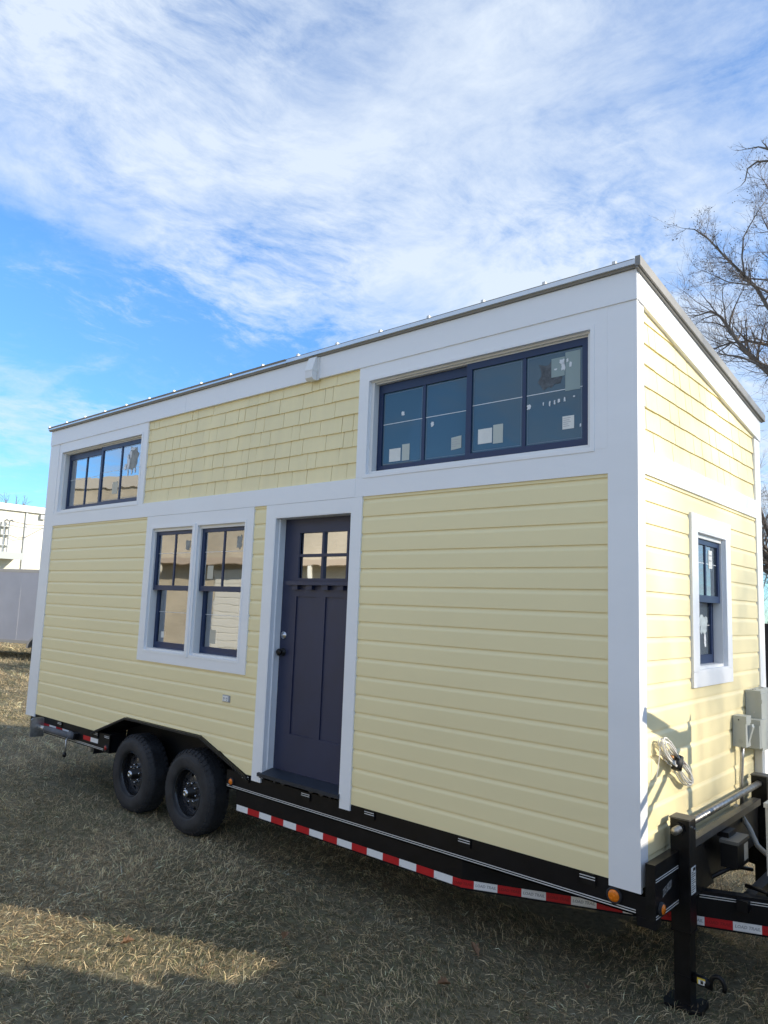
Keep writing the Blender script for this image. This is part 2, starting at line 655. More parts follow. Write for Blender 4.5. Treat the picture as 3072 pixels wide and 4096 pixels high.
SR = [ZBT - .002] + [3.115 + EX * i for i in range(1, 7)]
shingles(-5.341, -2.238, SR, WL)
fasc_e = lambda y: ZFB - SL * y
shingles(.100, 2.452, SR, WE, fasc_e)

# --- white trim boards
def trim(name, u0, u1, v0, v1, mp=WL, w1=0.0, w0=-TH, m_=WHITE):
    return obj(name, MB().box(u0, u1, v0, v1, w0, w1, mp), m_, house)


trim('corner_board', -.182, 0.0, .663, ZFB)
obj('corner_board', MB().box(.0265, .100, .69, ZFB - SL * .1, -TH, 0.0, WE), WHITE, house)
trim('corner_board', XL, -7.405, .663, ZFB)
obj('corner_board', MB().box(2.450, 2.600, .69, ZFB - SL * 2.6, -TH, -.001, WE), WHITE, house)
trim('belt_board', -7.405, -5.345, ZBB, ZBT + .006, w1=-.001)
trim('belt_board', -5.345, -2.2405, ZBB, ZBT, w1=.0015)
trim('belt_board', -2.2405, -.182, ZBB, ZBT + .006, w1=-.001)
trim('belt_board', .100, 2.450, ZBB, ZBT, WE, w1=.001)
for u0, u1 in ((XL, -4.648), (-4.6455, .004)):
    trim('fascia_board', u0, u1, ZFB, ZFT, w1=.008, w0=-.05)
obj('fascia_board', MB().prism([(.012, ZFB), (2.6, ZFB - SL * 2.6 - .004), (2.6, ZFT - SL * 2.6), (.012, ZFT)], -.05, .008, WE), WHITE, house)
# casings, upper right window
trim('window_casing', -2.2405, -2.149, ZBT + .006, ZFB)
trim('window_casing', -2.149, -.279, O_UR[3], ZFB)
trim('window_casing', -.279, -.1825, ZBT + .006, ZFB)
# upper left
trim('window_casing', -5.441, -5.340, ZBT + .006, ZFB)
trim('window_casing', -7.321, -5.441, O_UL[3], ZFB)
trim('window_casing', -7.405, -7.321, ZBT + .006, ZFB, w1=-.006)
# double window
trim('window_casing', -5.217, -5.111, 1.603, ZBB - .0015)
trim('window_casing', -3.570, -3.465, 1.603, ZBB - .0015)
trim('window_casing', -5.111, -3.570, 2.850, ZBB - .0015, w1=-.0008)
trim('window_casing', -5.217, -3.465, 1.505, 1.603)
# door
trim('door_casing', -3.294, -3.1775, .663, ZBB - .0015)
trim('door_casing', -2.268, -2.161, .650, ZBB - .0015)
trim('door_casing', -3.1775, -2.268, 2.857, ZBB - .0015, w1=-.0008)
# end window
trim('window_casing', .872, .985, 1.792, 2.7245, WE, w1=.004)
trim('window_casing', 1.610, 1.702, 1.792, 2.7245, WE, w1=.004)
trim('window_casing', .872, 1.712, 2.7250, 2.832, WE, w1=.005)
trim('window_casing', .868, 1.700, 1.692, 1.790, WE, w1=.005)

# --- windows
def label_sheet(parent, u0, u1, v0, v1, w, mp, m_, name='label', lines=0, skew=0.0):
    o = obj(name, MB().prism([(u0, v0), (u1, v0 + skew), (u1, v1 + skew), (u0, v1)], w - .0006, w, mp), m_, parent)
    if lines:
        b_ = MB()
        h = (v1 - v0) / (lines + 1.5)
        for i in range(lines):
            vv = v1 - (i + 1) * h
            b_.box(u0 + .006, u0 + (u1 - u0) * rs.uniform(.5, .92), vv - h * .14, vv + h * .14, w + .0003, w + .0006, mp)
        obj('print', b_, TXTG, parent)
    return o


def torn(parent, cu, cv, ru, rv, w, mp, m_, seed):
    r_ = random.Random(seed)
    n = 18
    poly = []
    for i in range(n):
        a = 2 * math.pi * i / n
        e = 1.0 / max(abs(math.cos(a)), abs(math.sin(a)))
        s = min(e, 1.25) * r_.uniform(.62, 1.05)
        poly.append((cu + ru * s * math.cos(a), cv + rv * s * math.sin(a)))
    return obj('torn_film', MB().prism(poly, w - .0005, w + .0002, mp), m_, parent)


def pane(parent, u0, u1, v0, v1, w, mp, g):
    o = obj('pane', MB().box(u0, u1, v0, v1, w - .005, w, mp), g, parent)
    return o


def slider(name, O, mp, g, seed):
    u0, u1, v0, v1 = O
    win = obj(name, MB().frame(u0 - .012, u1 + .012, v0 - .012, v1 + .012, .026, -.16, .004, mp), WHITE, house)
    f = MB().frame(u0 + .014, u1 - .014, v0 + .014, v1 - .014, .030, -.15, -.030, mp, tb=.026, tt=.012)
    f.box(u0 + .044, u1 - .044, v1 - .036, v1 - .026, -.15, -.052, mp)
    obj('frame', f, VINYL, win)
    b_ = MB()
    for fx in (.06, .27, .44):
        uu = u0 + fx * (u1 - u0)
        b_.box(uu, uu + .05, v0 + .0405, v0 + .044, -.045, -.0295, mp)
    obj('drain_slot', b_, INK, win)
    a0, a1 = u0 + .046, u1 - .046
    mid = (u0 + u1) / 2 - .02
    zb, zt = v0 + .046, v1 - .038
    for (p0, p1, wf, tt) in ((a0, mid + .03, -.084, .070), (mid - .012, a1, -.050, .046)):
        s_ = MB().frame(p0, p1, zb, zt, .044, wf - .030, wf, mp, tb=.042, tt=tt)
        obj('sash', s_, NAVY, win)
        inn0, inn1, ib, it = p0 + .044, p1 - .044, zb + .042, zt - tt
        mc = (inn0 + inn1) / 2
        obj('muntin', MB().box(mc - .013, mc + .013, ib, it, wf - .020, wf - .004, mp), NAVY, win)
        for q0, q1 in ((inn0, mc - .013), (mc + .013, inn1)):
            pane(win, q0, q1, ib, it, wf - .012, mp, g)
            # string of film tape across the pane
            zz = ib + (it - ib) * .56
            obj('film_tape', MB().box(q0 + .003, q1 - .003, zz, zz + .005, wf - .0115, wf - .0108, mp), FILM, win)
        # pale line of sealant round the panes
        e = MB()
        for q0, q1 in ((inn0, mc - .013), (mc + .013, inn1)):
            e.frame(q0 + .010, q1 - .010, ib + .010, it - .010, .004, wf - .0119, wf - .0113, mp)
        obj('glazing_bead', e, mat('glazing_bead', (.14, .20, .28), .5), win)
    return win, a0, a1, mid, zb, zt


wUR, a0, a1, mid, zb, zt = slider('window', O_UR, WL, G_FILM, 1)
wf1, wf2 = -.0945, -.0605
label_sheet(wUR, -1.985, -1.872, 3.235, 3.335, wf1, WL, PAPER)
label_sheet(wUR, -1.858, -1.785, 3.232, 3.358, wf1, WL, mat('aged_label', (.50, .54, .50), .7))
label_sheet(wUR, -1.400, -1.312, 3.262, 3.352, wf1, WL, mat('aged_label', (.50, .54, .50), .7), lines=4, skew=.008)
label_sheet(wUR, -1.148, -1.035, 3.268, 3.372, wf2, WL, PAPER)
label_sheet(wUR, -1.026, -.948, 3.258, 3.388, wf2, WL, mat('aged_label', (.50, .54, .50), .7))
label_sheet(wUR, -.510, -.430, 3.288, 3.372, wf2, WL, PAPER, lines=5)
torn(wUR, -.60, 3.665, .085, .10, wf2, WL, mat('brown_film_residue', (.085, .10, .115), .6, var=.5, vscale=40), 3)
label_sheet(wUR, -.590, -.495, 3.640, 3.765, wf2 + .001, WL, mat('faded_film', (.28, .36, .36), .6))
label_sheet(wUR, -.492, -.388, 3.535, 3.790, wf2 + .0005, WL, mat('faded_film', (.28, .36, .36), .6))
for i, (cx, cz, w_, h_) in enumerate([(-.505, 3.70, .014, .030), (-.513, 3.735, .022, .018), (-.476, 3.735, .008, .014), (-.455, 3.705, .010, .018), (-.56, 3.69, .012, .006),
                                      (-.645, 3.475, .005, .012), (-.60, 3.470, .006, .018), (-.565, 3.473, .006, .016), (-.535, 3.480, .010, .014), (-.495, 3.482, .007, .018), (-.43, 3.492, .008, .006),
                                      (-.385, 3.30, .006, .012)]):
    torn(wUR, cx, cz, w_, h_, wf2 + .002, WL, FILM, 30 + i)
torn(wUR, -1.86, 3.60, .016, .018, wf1, WL, FILM, 51)
torn(wUR, -1.575, 3.475, .016, .022, wf1, WL, FILM, 52)
torn(wUR, -.752, 3.470, .016, .018, wf2, WL, FILM, 53)

wUL, a0, a1, mid, zb, zt = slider('window', O_UL, WL, G_LEFT, 2)
torn(wUL, -5.70, 3.64, .11, .15, wf2, WL, FILMG, 8)
for i, (cx, cz, w_, h_) in enumerate([(-5.80, 3.62, .035, .09), (-5.77, 3.70, .03, .05), (-5.72, 3.76, .05, .018), (-5.86, 3.57, .03, .04), (-5.80, 3.50, .012, .04), (-5.72, 3.50, .012, .03), (-5.65, 3.51, .014, .03)]):
    torn(wUL, cx, cz, w_, h_, wf2 + .0015, WL, FILM, 60 + i)
label_sheet(wUL, -6.12, -6.0, 3.28, 3.42, wf2, WL, mat('pale_label', (.55, .52, .42), .6))


def double_hung(name, u0, u1, v0, v1, mp, g, w_t=-.045, seed=1):
    win = obj(name, MB().frame(u0 - .010, u1 + .010, v0 - .010, v1 + .010, .022, -.17, .003, mp), WHITE, house)
    f = MB().frame(u0 + .012, u1 - .012, v0 + .012, v1 - .012, .016, -.16, -.026, mp, tb=.020, tt=.030)
    obj('frame', f, VINYL, win)
    p0, p1 = u0 + .024, u1 - .024
    zm = v0 + (v1 - v0) * .49
    zt_ = v1 - .042
    zb_ = v0 + .033
    # upper sash stands in front
    s_ = MB().frame(p0, p1, zm, zt_, .044, w_t - .028, w_t, mp, tb=.048, tt=.036)
    obj('sash', s_, NAVY, win)
    mc = (p0 + p1) / 2
    obj('muntin', MB().box(mc - .011, mc + .011, zm + .048, zt_ - .036, w_t - .02, w_t - .006, mp), NAVY, win)
    for q0, q1 in ((p0 + .044, mc - .011), (mc + .011, p1 - .044)):
        pane(win, q0, q1, zm + .048, zt_ - .036, w_t - .013, mp, g)
        zz = zm + (zt_ - zm) * .62
        obj('film_tape', MB().box(q0 + .003, q1 - .003, zz, zz + .004, w_t - .0125, w_t - .0118, mp), FILM, win)
    w_b = w_t - .050
    s_ = MB().frame(p0 + .006, p1 - .006, zb_, zm + .045, .044, w_b - .028, w_b, mp, tb=.060, tt=.045)
    obj('sash', s_, NAVY, win)
    pane(win, p0 + .05, p1 - .05, zb_ + .060, zm, w_b - .013, mp, g)
    zz = zb_ + (zm - zb_) * .62
    obj('film_tape', MB().box(p0 + .052, p1 - .052, zz, zz + .004, w_b - .0125, w_b - .0118, mp), FILM, win)
    return win, p0, p1, zm, w_b


wl, *_r = double_hung('window', -5.111, -4.375, 1.603, 2.850, WL, G_LEFT)
torn(wl, -4.53, 2.66, .042, .062, -.0565, WL, FILMG, 12)
label_sheet(wl, -4.97, -4.92, 1.74, 1.80, -.1075, WL, PAPER)
wr, *_r = double_hung('window', -4.311, -3.570, 1.603, 2.850, WL, G_LEFT)
torn(wr, -3.72, 2.665, .042, .068, -.0565, WL, FILMG, 14)
label_sheet(wr, -4.18, -4.09, 2.33, 2.455, -.0565, WL, mat('pale_label', (.55, .52, .42), .6))
label_sheet(wr, -4.15, -4.06, 1.73, 1.86, -.1075, WL, mat('pale_label', (.55, .52, .42), .6))
obj('mullion', MB().box(-4.3655, -4.3205, 1.590, 2.860, -.15, .007, WL).box(-4.357, -4.329, 1.592, 2.858, .007, .013, WL), WHITE, house)
we, *_r = double_hung('window', O_EW[0], O_EW[1], O_EW[2], O_EW[3], WE, glass('end_window_glass', .10, (.6, .66, .68), .05, (.4, .5, .55)), -.040)
label_sheet(we, 1.375, 1.455, 2.49, 2.62, -.0505, WE, PAPER, lines=2)
torn(we, 1.40, 2.09, .10, .075, -.1015, WE, mat('cloudy_film', (.42, .48, .50), .6, var=.2, vscale=30), 21)
torn(we, 1.43, 1.985, .022, .05, -.1012, WE, FILM, 22)

# --- front door
dw = -.120
door = obj('door', MB().frame(-3.165, -2.278, .770, 2.848, .175, dw - .045, dw, WL, tb=.30, tt=.11, tl=.180, tr=.125)
           .box(-2.985, -2.403, 2.192, 2.332, dw - .045, dw, WL), DOORP, house)
obj('door_panel', MB().box(-2.985, -2.403, 1.07, 2.192, dw - .040, dw - .011, WL), DOORP, door)
obj('door_stile', MB().box(-2.752, -2.637, 1.0705, 2.1915, dw - .038, dw - .0002, WL), DOORP, door)
gl0, gl1, gb, gt = -2.985, -2.403, 2.332, 2.738
mx_, mz_ = -2.692, 2.535
b = MB().box(mx_ - .012, mx_ + .012, gb, gt, dw - .03, dw + .002, WL)
b.box(gl0, mx_ - .012, mz_ - .012, mz_ + .012, dw - .03, dw + .002, WL)
b.box(mx_ + .012, gl1, mz_ - .012, mz_ + .012, dw - .03, dw + .002, WL)
obj('muntin', b, DOORP, door)
obj('glass_stop', MB().frame(gl0 - .008, gl1 + .008, gb - .008, gt + .008, .02, dw - .01, dw + .006, WL), DOORP, door)
for q0, q1 in ((gl0, mx_ - .012), (mx_ + .012, gl1)):
    for r0, r1 in ((gb, mz_ - .012), (mz_ + .012, gt)):
        pane(door, q0, q1, r0, r1, dw - .018, WL, G_DOOR)
obj('dentil_shelf', MB().prism([(-3.065, 2.286), (-2.30, 2.286), (-2.30, 2.318), (-3.065, 2.318)], dw, dw + .055, WL), DOORP, door)
for cx in (-2.975, -2.80, -2.615, -2.44):
    obj('dentil', MB().box(cx - .035, cx + .035, 2.250, 2.286, dw, dw + .038, WL), DOORP, door)
cyl = lambda cx, cz, w0: (lambda a, c, h: WL(cx + a, cz + c, w0 + h))
kn = obj('door_knob', MB().lathe([(0, .066), (.020, .064), (.029, .054), (.030, .044), (.024, .034), (.012, .028), (.012, .012), (.033, .010), (.034, 0)], 20, cyl(-3.115, 1.722, dw)), BLACK2, door, smooth=True)
obj('deadbolt', MB().lathe([(0, .018), (.012, .018), (.013, .014), (.028, .012), (.034, .006), (.034, 0)], 20, cyl(-3.115, 1.863, dw)), CHROME, door, smooth=True)
# jamb and threshold
b = MB().box(-3.1775, -3.1665, .74, 2.857, -.17, -.002, WL)
b.box(-2.277, -2.268, .74, 2.857, -.17, -.002, WL)
b.box(-3.1665, -2.277, 2.849, 2.857, -.17, -.002, WL)
obj('door_jamb', b, WHITE, house)
obj('jamb_stop', MB().box(-3.1664, -3.158, .77, 2.848, -.062, -.05, WL), WHITE, house)
obj('threshold', MB().prism([(-.165, .772), (-.10, .768), (.018, .742), (.018, .715), (-.165, .715)], -3.205, -2.2685, lambda a, c, h: (h, -a, c)), mat('dark_sill_paint', (.018, .024, .036), .45, var=.2, vscale=10), house)
b = MB()
uu = -3.19
while uu < -2.30:
    w_ = rs.uniform(.03, .09)
    b.prism([(uu, .716), (uu + w_ / 2, .716 - rs.uniform(.004, .022)), (uu + w_, .716)], .010, .0118, WL)
    uu += w_ + rs.uniform(0, .05)
obj('torn_flashing', b, mat('torn_membrane', (.02, .02, .022), .5), house)

# --- roof
roof = obj('roof', MB().prism([(-.042, ZFT + .012 + SL * .042), (2.64, ZFT + .012 - SL * 2.64), (2.64, ZFT + .044 - SL * 2.64), (-.042, ZFT + .044 + SL * .042)], XL - .03, .022,
                              lambda a, c, h: (h, a, c)), ROOFM, house)
x = XL - .052
WRIB = mat('pale_roof_rib', (.62, .62, .60), .4, .3)
while x < 0:
    b = MB()
    z_ = lambda y: ZFT + .044 - SL * y
    b.prism([(-.040, z_(-.04)), (2.63, z_(2.63)), (2.63, z_(2.63) + .022), (.03, z_(.03) + .022), (-.036, z_(-.036) + .024)], x + .0, x + .022, lambda a, c, h: (h, a, c))
    obj('roof_rib', b, WRIB, roof)
    x += .4725
for u0, u1, w_ in ((XL - .028, -3.10, .028), (-3.10, .0, .022)):
    b = MB().prism([(ZFT + .002, .0085), (ZFT + .002, w_), (ZFT + .012, w_ + .004), (ZFT + .050, w_ + .022), (ZFT + .053, -.02), (ZFT + .040, .0085)], u0, u1, lambda a, c, h: (h, -c, a))
    obj('drip_edge', fix_normals(obj('tmp', b, DRIP, house)) and b, DRIP, house)
for o_ in [o for o in COL.objects if o.name.startswith('tmp')]:
    bpy.data.objects.remove(o_)
zt_ = lambda y: ZFT - SL * y
b = MB().prism([(-.045, zt_(-.045) - .004), (2.645, zt_(2.645) - .004), (2.645, zt_(2.645) + .055), (-.045, zt_(-.045) + .055)], .0085, .040, WE)
rk = obj('rake_trim', b, DRIP, house)
obj('rake_flange', MB().prism([(-.040, zt_(-.04) - .014), (2.63, zt_(2.63) - .014), (2.63, zt_(2.63) - .005), (-.040, zt_(-.04) - .005)], .0085, .024, WE), DRIP, house)

# --- wall lamp, outlet
lamp = obj('wall_lamp', MB().box(-2.812, -2.700, 3.986, 4.183, .0085, .018, WL), VINYL, house)
b = MB().prism([(4.183, .018), (4.183, .040), (4.070, .078), (4.060, .078), (4.060, .018)], -2.806, -2.716, lambda a, c, h: (h, -c, a))
obj('lamp_hood', b, VINYL, lamp)
b = MB().prism([(4.060, .020), (4.060, .076), (4.000, .074), (3.984, .056), (3.984, .020)], -2.803, -2.719, lambda a, c, h: (h, -c, a))
obj('lens', b, LENS, lamp)
ou = obj('outlet', MB().box(-3.756, -3.654, 1.252, 1.310, -.0155, -.0035, WL), mat('outlet_box_grey', (.35, .36, .38), .6), house)
obj('outlet_face', MB().box(-3.750, -3.668, 1.258, 1.304, -.0035, .001, WL), VINYL, ou)
b = MB()
for cx in (-3.729, -3.690):
    for dx in (-.006, .006):
        b.box(cx + dx - .0018, cx + dx + .0018, 1.276, 1.290, .001, .0018, WL)
    b.box(cx - .003, cx + .003, 1.265, 1.270, .001, .0018, WL)
obj('outlet_slot', b, INK, ou)

# --- electrical boxes on the end wall
pan = obj('electrical_panel', MB().box(2.035, 2.40, 1.18, 1.60, -.008, .085, WE), ELEC, house)
obj('panel_lid', MB().box(2.030, 2.405, 1.592, 1.612, -.006, .100, WE).box(2.028, 2.407, 1.175, 1.5915, .0855, .104, WE), ELEC, pan)
for yy, zz in ((2.0275, 1.45), (2.0275, 1.25)):
    obj('screw', MB().tube([(.05, 2.035, zz), (.05, 2.030, zz)], .006, 8), GALV, pan)
b = MB()
for yy in (2.07, 2.12, 2.26, 2.33):
    b.box(yy - .008, yy + .008, 1.612, 1.619, .03, .046, WE)
obj('bolt', b, GALV, pan)
obj('latch', MB().box(2.022, 2.0279, 1.52, 1.55, .08, .11, WE), ELEC, pan)
dis = obj('disconnect_box', MB().box(1.700, 1.815, 1.235, 1.447, -.008, .080, WE), ELEC, house)
obj('disconnect_cap', MB().box(1.697, 1.818, 1.400, 1.452, -.006, .086, WE), ELEC, dis)
obj('screw', MB().tube([(.035, 1.6975, 1.425), (.035, 1.694, 1.425)], .005, 8), INK, dis)
obj('knockout', MB().tube([(.045, 1.7002, 1.275), (.045, 1.6988, 1.275)], .016, 14), mat('grey_knockout', (.38, .40, .37), .5), dis)
obj('disconnect_handle', MB().prism([(1.26, .080), (1.385, .080), (1.395, .105), (1.375, .112), (1.30, .090)], 1.755, 1.800, lambda a, c, h: (c, h, a)), ELEC, dis)
sub = obj('junction_box', MB().box(1.925, 2.085, 1.205, 1.402, -.008, .112, WE), ELEC, house)
obj('junction_lid', MB().box(1.922, 2.088, 1.372, 1.408, -.006, .120, WE).box(1.960, 1.964, 1.21, 1.36, .1121, .1135, WE), ELEC, sub)
obj('conduit', MB().tube([(.035, 1.775, 1.236), (.030, 1.775, 1.15), (.022, 1.772, 1.0), (.022, 1.770, .82)], .0135, 10), GALV, house, smooth=True)
obj('line_cover', MB().box(2.245, 2.325, .88, 1.172, -.009, .045, WE), VINYL, house)
obj('cable_entry', MB().tube([(.03, 2.28, .90), (.06, 2.27, .875), (.10, 2.25, .88)], .016, 8), BLACK2, house, smooth=True)

# ------------------------------------------------------------------ coiled cable hung on the end wall
coil = empty('cable_coil', (.02, .45, 1.15), 'white coiled cable bound with black tape, hanging on the sunlit yellow end wall', 'cable')
b = MB()
pts = []
rc = random.Random(4)
c0 = Vector((.018, .465, 1.290)); ax = Vector((0, .235, -.145)); ax2 = Vector((0, .040, .050))
for i in range(7 * 20):
    t_ = 2 * math.pi * i / 20
    loop = i // 20
    k = 1 + .06 * math.sin(loop * 2.1) ; j = 1 + .45 * math.cos(loop * 1.7)
    wgt = math.cos(t_)
    pts.append(c0 + ax * wgt * k + ax2 * (math.sin(t_) * j * (.35 + .65 * abs(wgt))) + Vector((.010 + .012 * math.sin(t_ * 1.0 + loop) + loop * .002, 0, 0)))
b.tube(pts, .0042, 6)
obj('cable_loops', b, CABLE, coil, smooth=True)
b = MB().tube([(.0, .232, 1.432), (.02, .236, 1.425), (.035, .262, 1.39), (.03, .33, 1.36), (.03, .40, 1.31), (.035, .44, 1.30)], .004, 6)
b.tube([(.02, .236, 1.425), (.025, .215, 1.36), (.02, .200, 1.28), (.018, .175, 1.22)], .003, 6)
obj('cable_lead', b, CABLE, coil, smooth=True)
b = MB().tube([c0 + Vector((.018, -.020, -.036)), c0 + Vector((.018, .018, .034))], .030, 10)
obj('tape_wrap', b, INK, coil, smooth=True)
b = MB().tube([(.0, .395, 1.325), (.040, .392, 1.322)], .018, 10)
b.tube([(.0, .60, 1.262), (.036, .602, 1.262)], .013, 10)
obj('fitting', b, COPPER, coil, smooth=True)

# ------------------------------------------------------------------ the trailer
tr = empty('trailer', (-3.8, 1.3, 0.0), 'black steel double axle trailer carrying the yellow house, red and white tape along its beam', 'trailer')
RY = .014                                             # face of the side rail
obj('side_rail', MB().box(-3.64, -.03, RY, RY + .012, .545, .692).box(-3.64, -.03, RY, RY + .07, .545, .556).box(-3.64, -.03, RY + .0001, RY + .07, .682, .6925), BLACK, tr)
obj('side_rail', MB().box(-7.52, -5.62, RY, RY + .012, .512, .692).box(-7.52, -5.62, RY + .0001, RY + .07, .512, .523).box(-5.632, -5.62, RY + .0001, RY + .16, .514, .705), BLACK, tr)
obj('side_rail', MB().box(-7.52, -.03, WY - .03, WY - .015, .53, .69), BLACK, tr)
obj('rear_sill', MB().box(-7.535, -7.5205, RY + .003, WY - .02, .50, .688), BLACK, tr)
# inner beams, cross members, deck
b = MB()
for x in np.arange(-7.2, -.2, .61):
    yo = .45 if -6.05 < x < -3.3 else .10
    b.box(x, x + .05, yo, WY - yo, .56, .66)
obj('cross_member', b, BLACK, tr)
for d0, d1, e0, e1 in ((-7.5, -6.0, .03, WY - .04), (-6.0, -3.36, .42, WY - .42), (-3.36, -.03, .03, WY - .04)):
    obj('deck', MB().box(d0, d1, e0, e1, .664, .69), BLACK2, tr)
obj('main_beam', MB().box(-7.45, -1.17, .46, .52, .38, .545), BLACK, tr)
# outer drop beam with its bend into the tongue
BX = -1.172
TD = Vector((1.61, .690, 0)).normalized()
TN = Vector((TD.y, -TD.x, 0))                        # outward normal of the near tongue rail
P_B = Vector((BX, RY + .004, 0))


def path(s):      # arclength along the outer face of the lower beam, s = 0 at x=-3.50
    Ls = BX + 3.50
    if s <= Ls:
        return Vector((-3.50 + s, RY + .004, 0)), Vector((0, -1, 0))
    return P_B + TD * (s - Ls), TN


def strip(s0, s1, z0, z1, off, thick=.0015):
    ss = [s0]
    Ls = BX + 3.50
    if s0 < Ls < s1:
        ss.append(Ls)
    ss.append(s1)
    mb = MB()
    for s in ss:
        p, n = path(s)
        for z in (z0, z1):
            for o_ in (off - thick, off):
                qv = p + n * o_
                mb.v.append((qv.x, qv.y, z))
    for i in range(len(ss) - 1):
        a = i * 4; c = a + 4
        mb.f += [(a + 1, c + 1, c + 3, a + 3), (a, a + 2, c + 2, c), (a, c, c + 1, a + 1), (a + 2, a + 3, c + 3, c + 2)]
    mb.f += [(0, 1, 3, 2)]
    e = (len(ss) - 1) * 4
    mb.f += [(e, e + 2, e + 3, e + 1)]
    return mb


obj('lower_beam', strip(0.0, BX + 3.50 + 2.9, .372, .5445, 0.0, .06), BLACK, tr)
# far tongue rail and far beam
b = MB()
pA = Vector((BX, WY - .02, 0)); TD2 = Vector((1.61, -.690, 0)).normalized(); N2 = Vector((-TD2.y, TD2.x, 0))
for s0, s1 in ((0.0, 2.9),):
    c_ = [pA + TD2 * s0, pA + TD2 * s1, pA + TD2 * s1 - N2 * .06, pA + TD2 * s0 - N2 * .06]
    b.prism([(p.x, p.y) for p in c_], .372, .57)
b.box(-3.5, BX, WY - .08, WY - .02, .372, .545)
obj('lower_beam', fix_normals(obj('tmpx', b, BLACK, tr)) and b, BLACK, tr)
for o_ in [o for o in COL.objects if o.name.startswith('tmp')]:
    bpy.data.objects.remove(o_)
# raised part of the near tongue in front of the house
b = MB()
c_ = [P_B + TD * 1.30, P_B + TD * 2.9, P_B + TD * 2.9 - TN * .06, P_B + TD * 1.30 - TN * .06]
b.prism([(p.x, p.y) for p in c_], .5446, .572)
obj('tongue_top', b, BLACK, tr)
obj('tongue_coupler', MB().box(1.52, 2.10, 1.22, 1.38, .42, .56).box(2.0, 2.16, 1.25, 1.35, .38, .50), BLACK2, tr)
# pinstripes
def pin(s0, s1, z):
    for dz in (0, .0125):
        b_ = MB().box(s0, s1, RY - .0009, RY, z + dz, z + dz + .0045)
        obj('pinstripe', b_, PINS, tr)
pin(-3.63, -.035, .556)
pin(-7.515, -5.625, .524)
for dz in (0, .0125):
    obj('pinstripe', strip(BX + 3.50 + 1.40, BX + 3.50 + 2.8, .535 + dz, .539 + dz, .0008, .0008), PINS, tr)
# stake pockets
for x0, x1 in ((-2.018, -1.922), (-1.198, -1.103), (-.358, -.260), (-2.685, -2.588), (-3.418, -3.330), (-6.80, -6.705), (-5.96, -5.87)):
    pk = obj('stake_pocket', MB().box(x0, x1, RY - .012, RY - .0002, .632, .693).box(x0, x0 + .006, RY - .012, RY + .03, .6321, .6929), BLACK2, tr)
    for zz in (.662, .676):
        obj('pinstripe', MB().box(x0 + .002, x1 - .002, RY - .0128, RY - .0121, zz, zz + .0045), PINS, pk)
obj('rail_stub', MB().box(-5.74, -5.625, RY - .008, RY - .0002, .515, .700), BLACK, tr)
for zz in (.660, .674):
    obj('pinstripe', MB().box(-5.735, -5.64, RY - .0088, RY - .0081, zz, zz + .0045), PINS, tr)

# reflective tape
seg = .1495
s = .015
SL0 = BX + 3.50
i = 0
while s < SL0 + 2.2:
    white = (i % 2 == 0)
    t_ = obj('reflective_tape', strip(s, s + seg - .0006, .383, .431, .0016, .0012), TAPEW if white else TAPER, tr)
    if s > SL0 - .10:
        p, n = path(s + seg / 2)
        d = Vector((-n.y, n.x, 0))
        tx = text_mb('LOAD\u2605TRAIL' if False else 'LOAD TRAIL', .0235, lambda a, c, p=p, n=n, d=d: tuple(p + d * a + n * .0022 + Vector((0, 0, .407 + c))), shear=.2, offset=.0009)
        obj('lettering', tx, TXTG if white else TXTR, t_)
        fr = MB()
        for (aa0, aa1, cc0, cc1) in ((-.062, .062, .4255, .4262), (-.062, .062, .3880, .3887)):
            pv = [p + d * aa0 + n * .0021, p + d * aa1 + n * .0021]
            fr.v += [(pv[0].x, pv[0].y, cc0), (pv[1].x, pv[1].y, cc0), (pv[1].x, pv[1].y, cc1), (pv[0].x, pv[0].y, cc1)]
            k = len(fr.v) - 4
            fr.f.append((k, k + 1, k + 2, k + 3))
        obj('lettering_border', fr, TXTG if white else TXTR, t_)
    elif white:
        p, n = path(s)
        fr = MB()
        for (aa, cc) in ((.006, .388),):
            fr.box(p.x + aa, p.x + aa + .018, RY + .004 - .0022, RY + .004 - .0017, cc, cc + .003)
        obj('lettering', fr, TXTG, t_)
    s += seg
    i += 1
for (x0, x1, col_) in ((-7.20, -7.02, TAPER), (-7.02, -6.85, TAPEW), (-6.85, -6.69, TAPER), (-6.69, -6.535, TAPEW), (-6.198, -6.035, TAPER), (-6.035, -5.875, TAPEW)):
    obj('reflective_tape', MB().box(x0, x1 - .0006, RY - .0012, RY, .574, .620), col_, tr)


def marker(cx, cz, r, lens_m, wy=RY):
    mp_ = lambda a, c, h: (cx + a, wy - h, cz + c)
    h_ = obj('marker_light', MB().lathe([(r * 1.35, 0), (r * 1.33, .010), (r * 1.15, .016), (r * 1.0, .014), (r * .98, .006)], 24, mp_), RUBBER, tr, smooth=True)
    obj('lens', MB().lathe([(r * 1.0, .010), (r * .92, .017), (r * .55, .020), (0, .021)], 24, mp_), lens_m, h_, smooth=True)


marker(-.154, .615, .033, AMBER, RY)
marker(-3.566, .603, .025, AMBER, RY)
marker(-7.40, .600, .026, REDL, RY)
marker(-5.675, .563, .024, REDL, RY - .008)

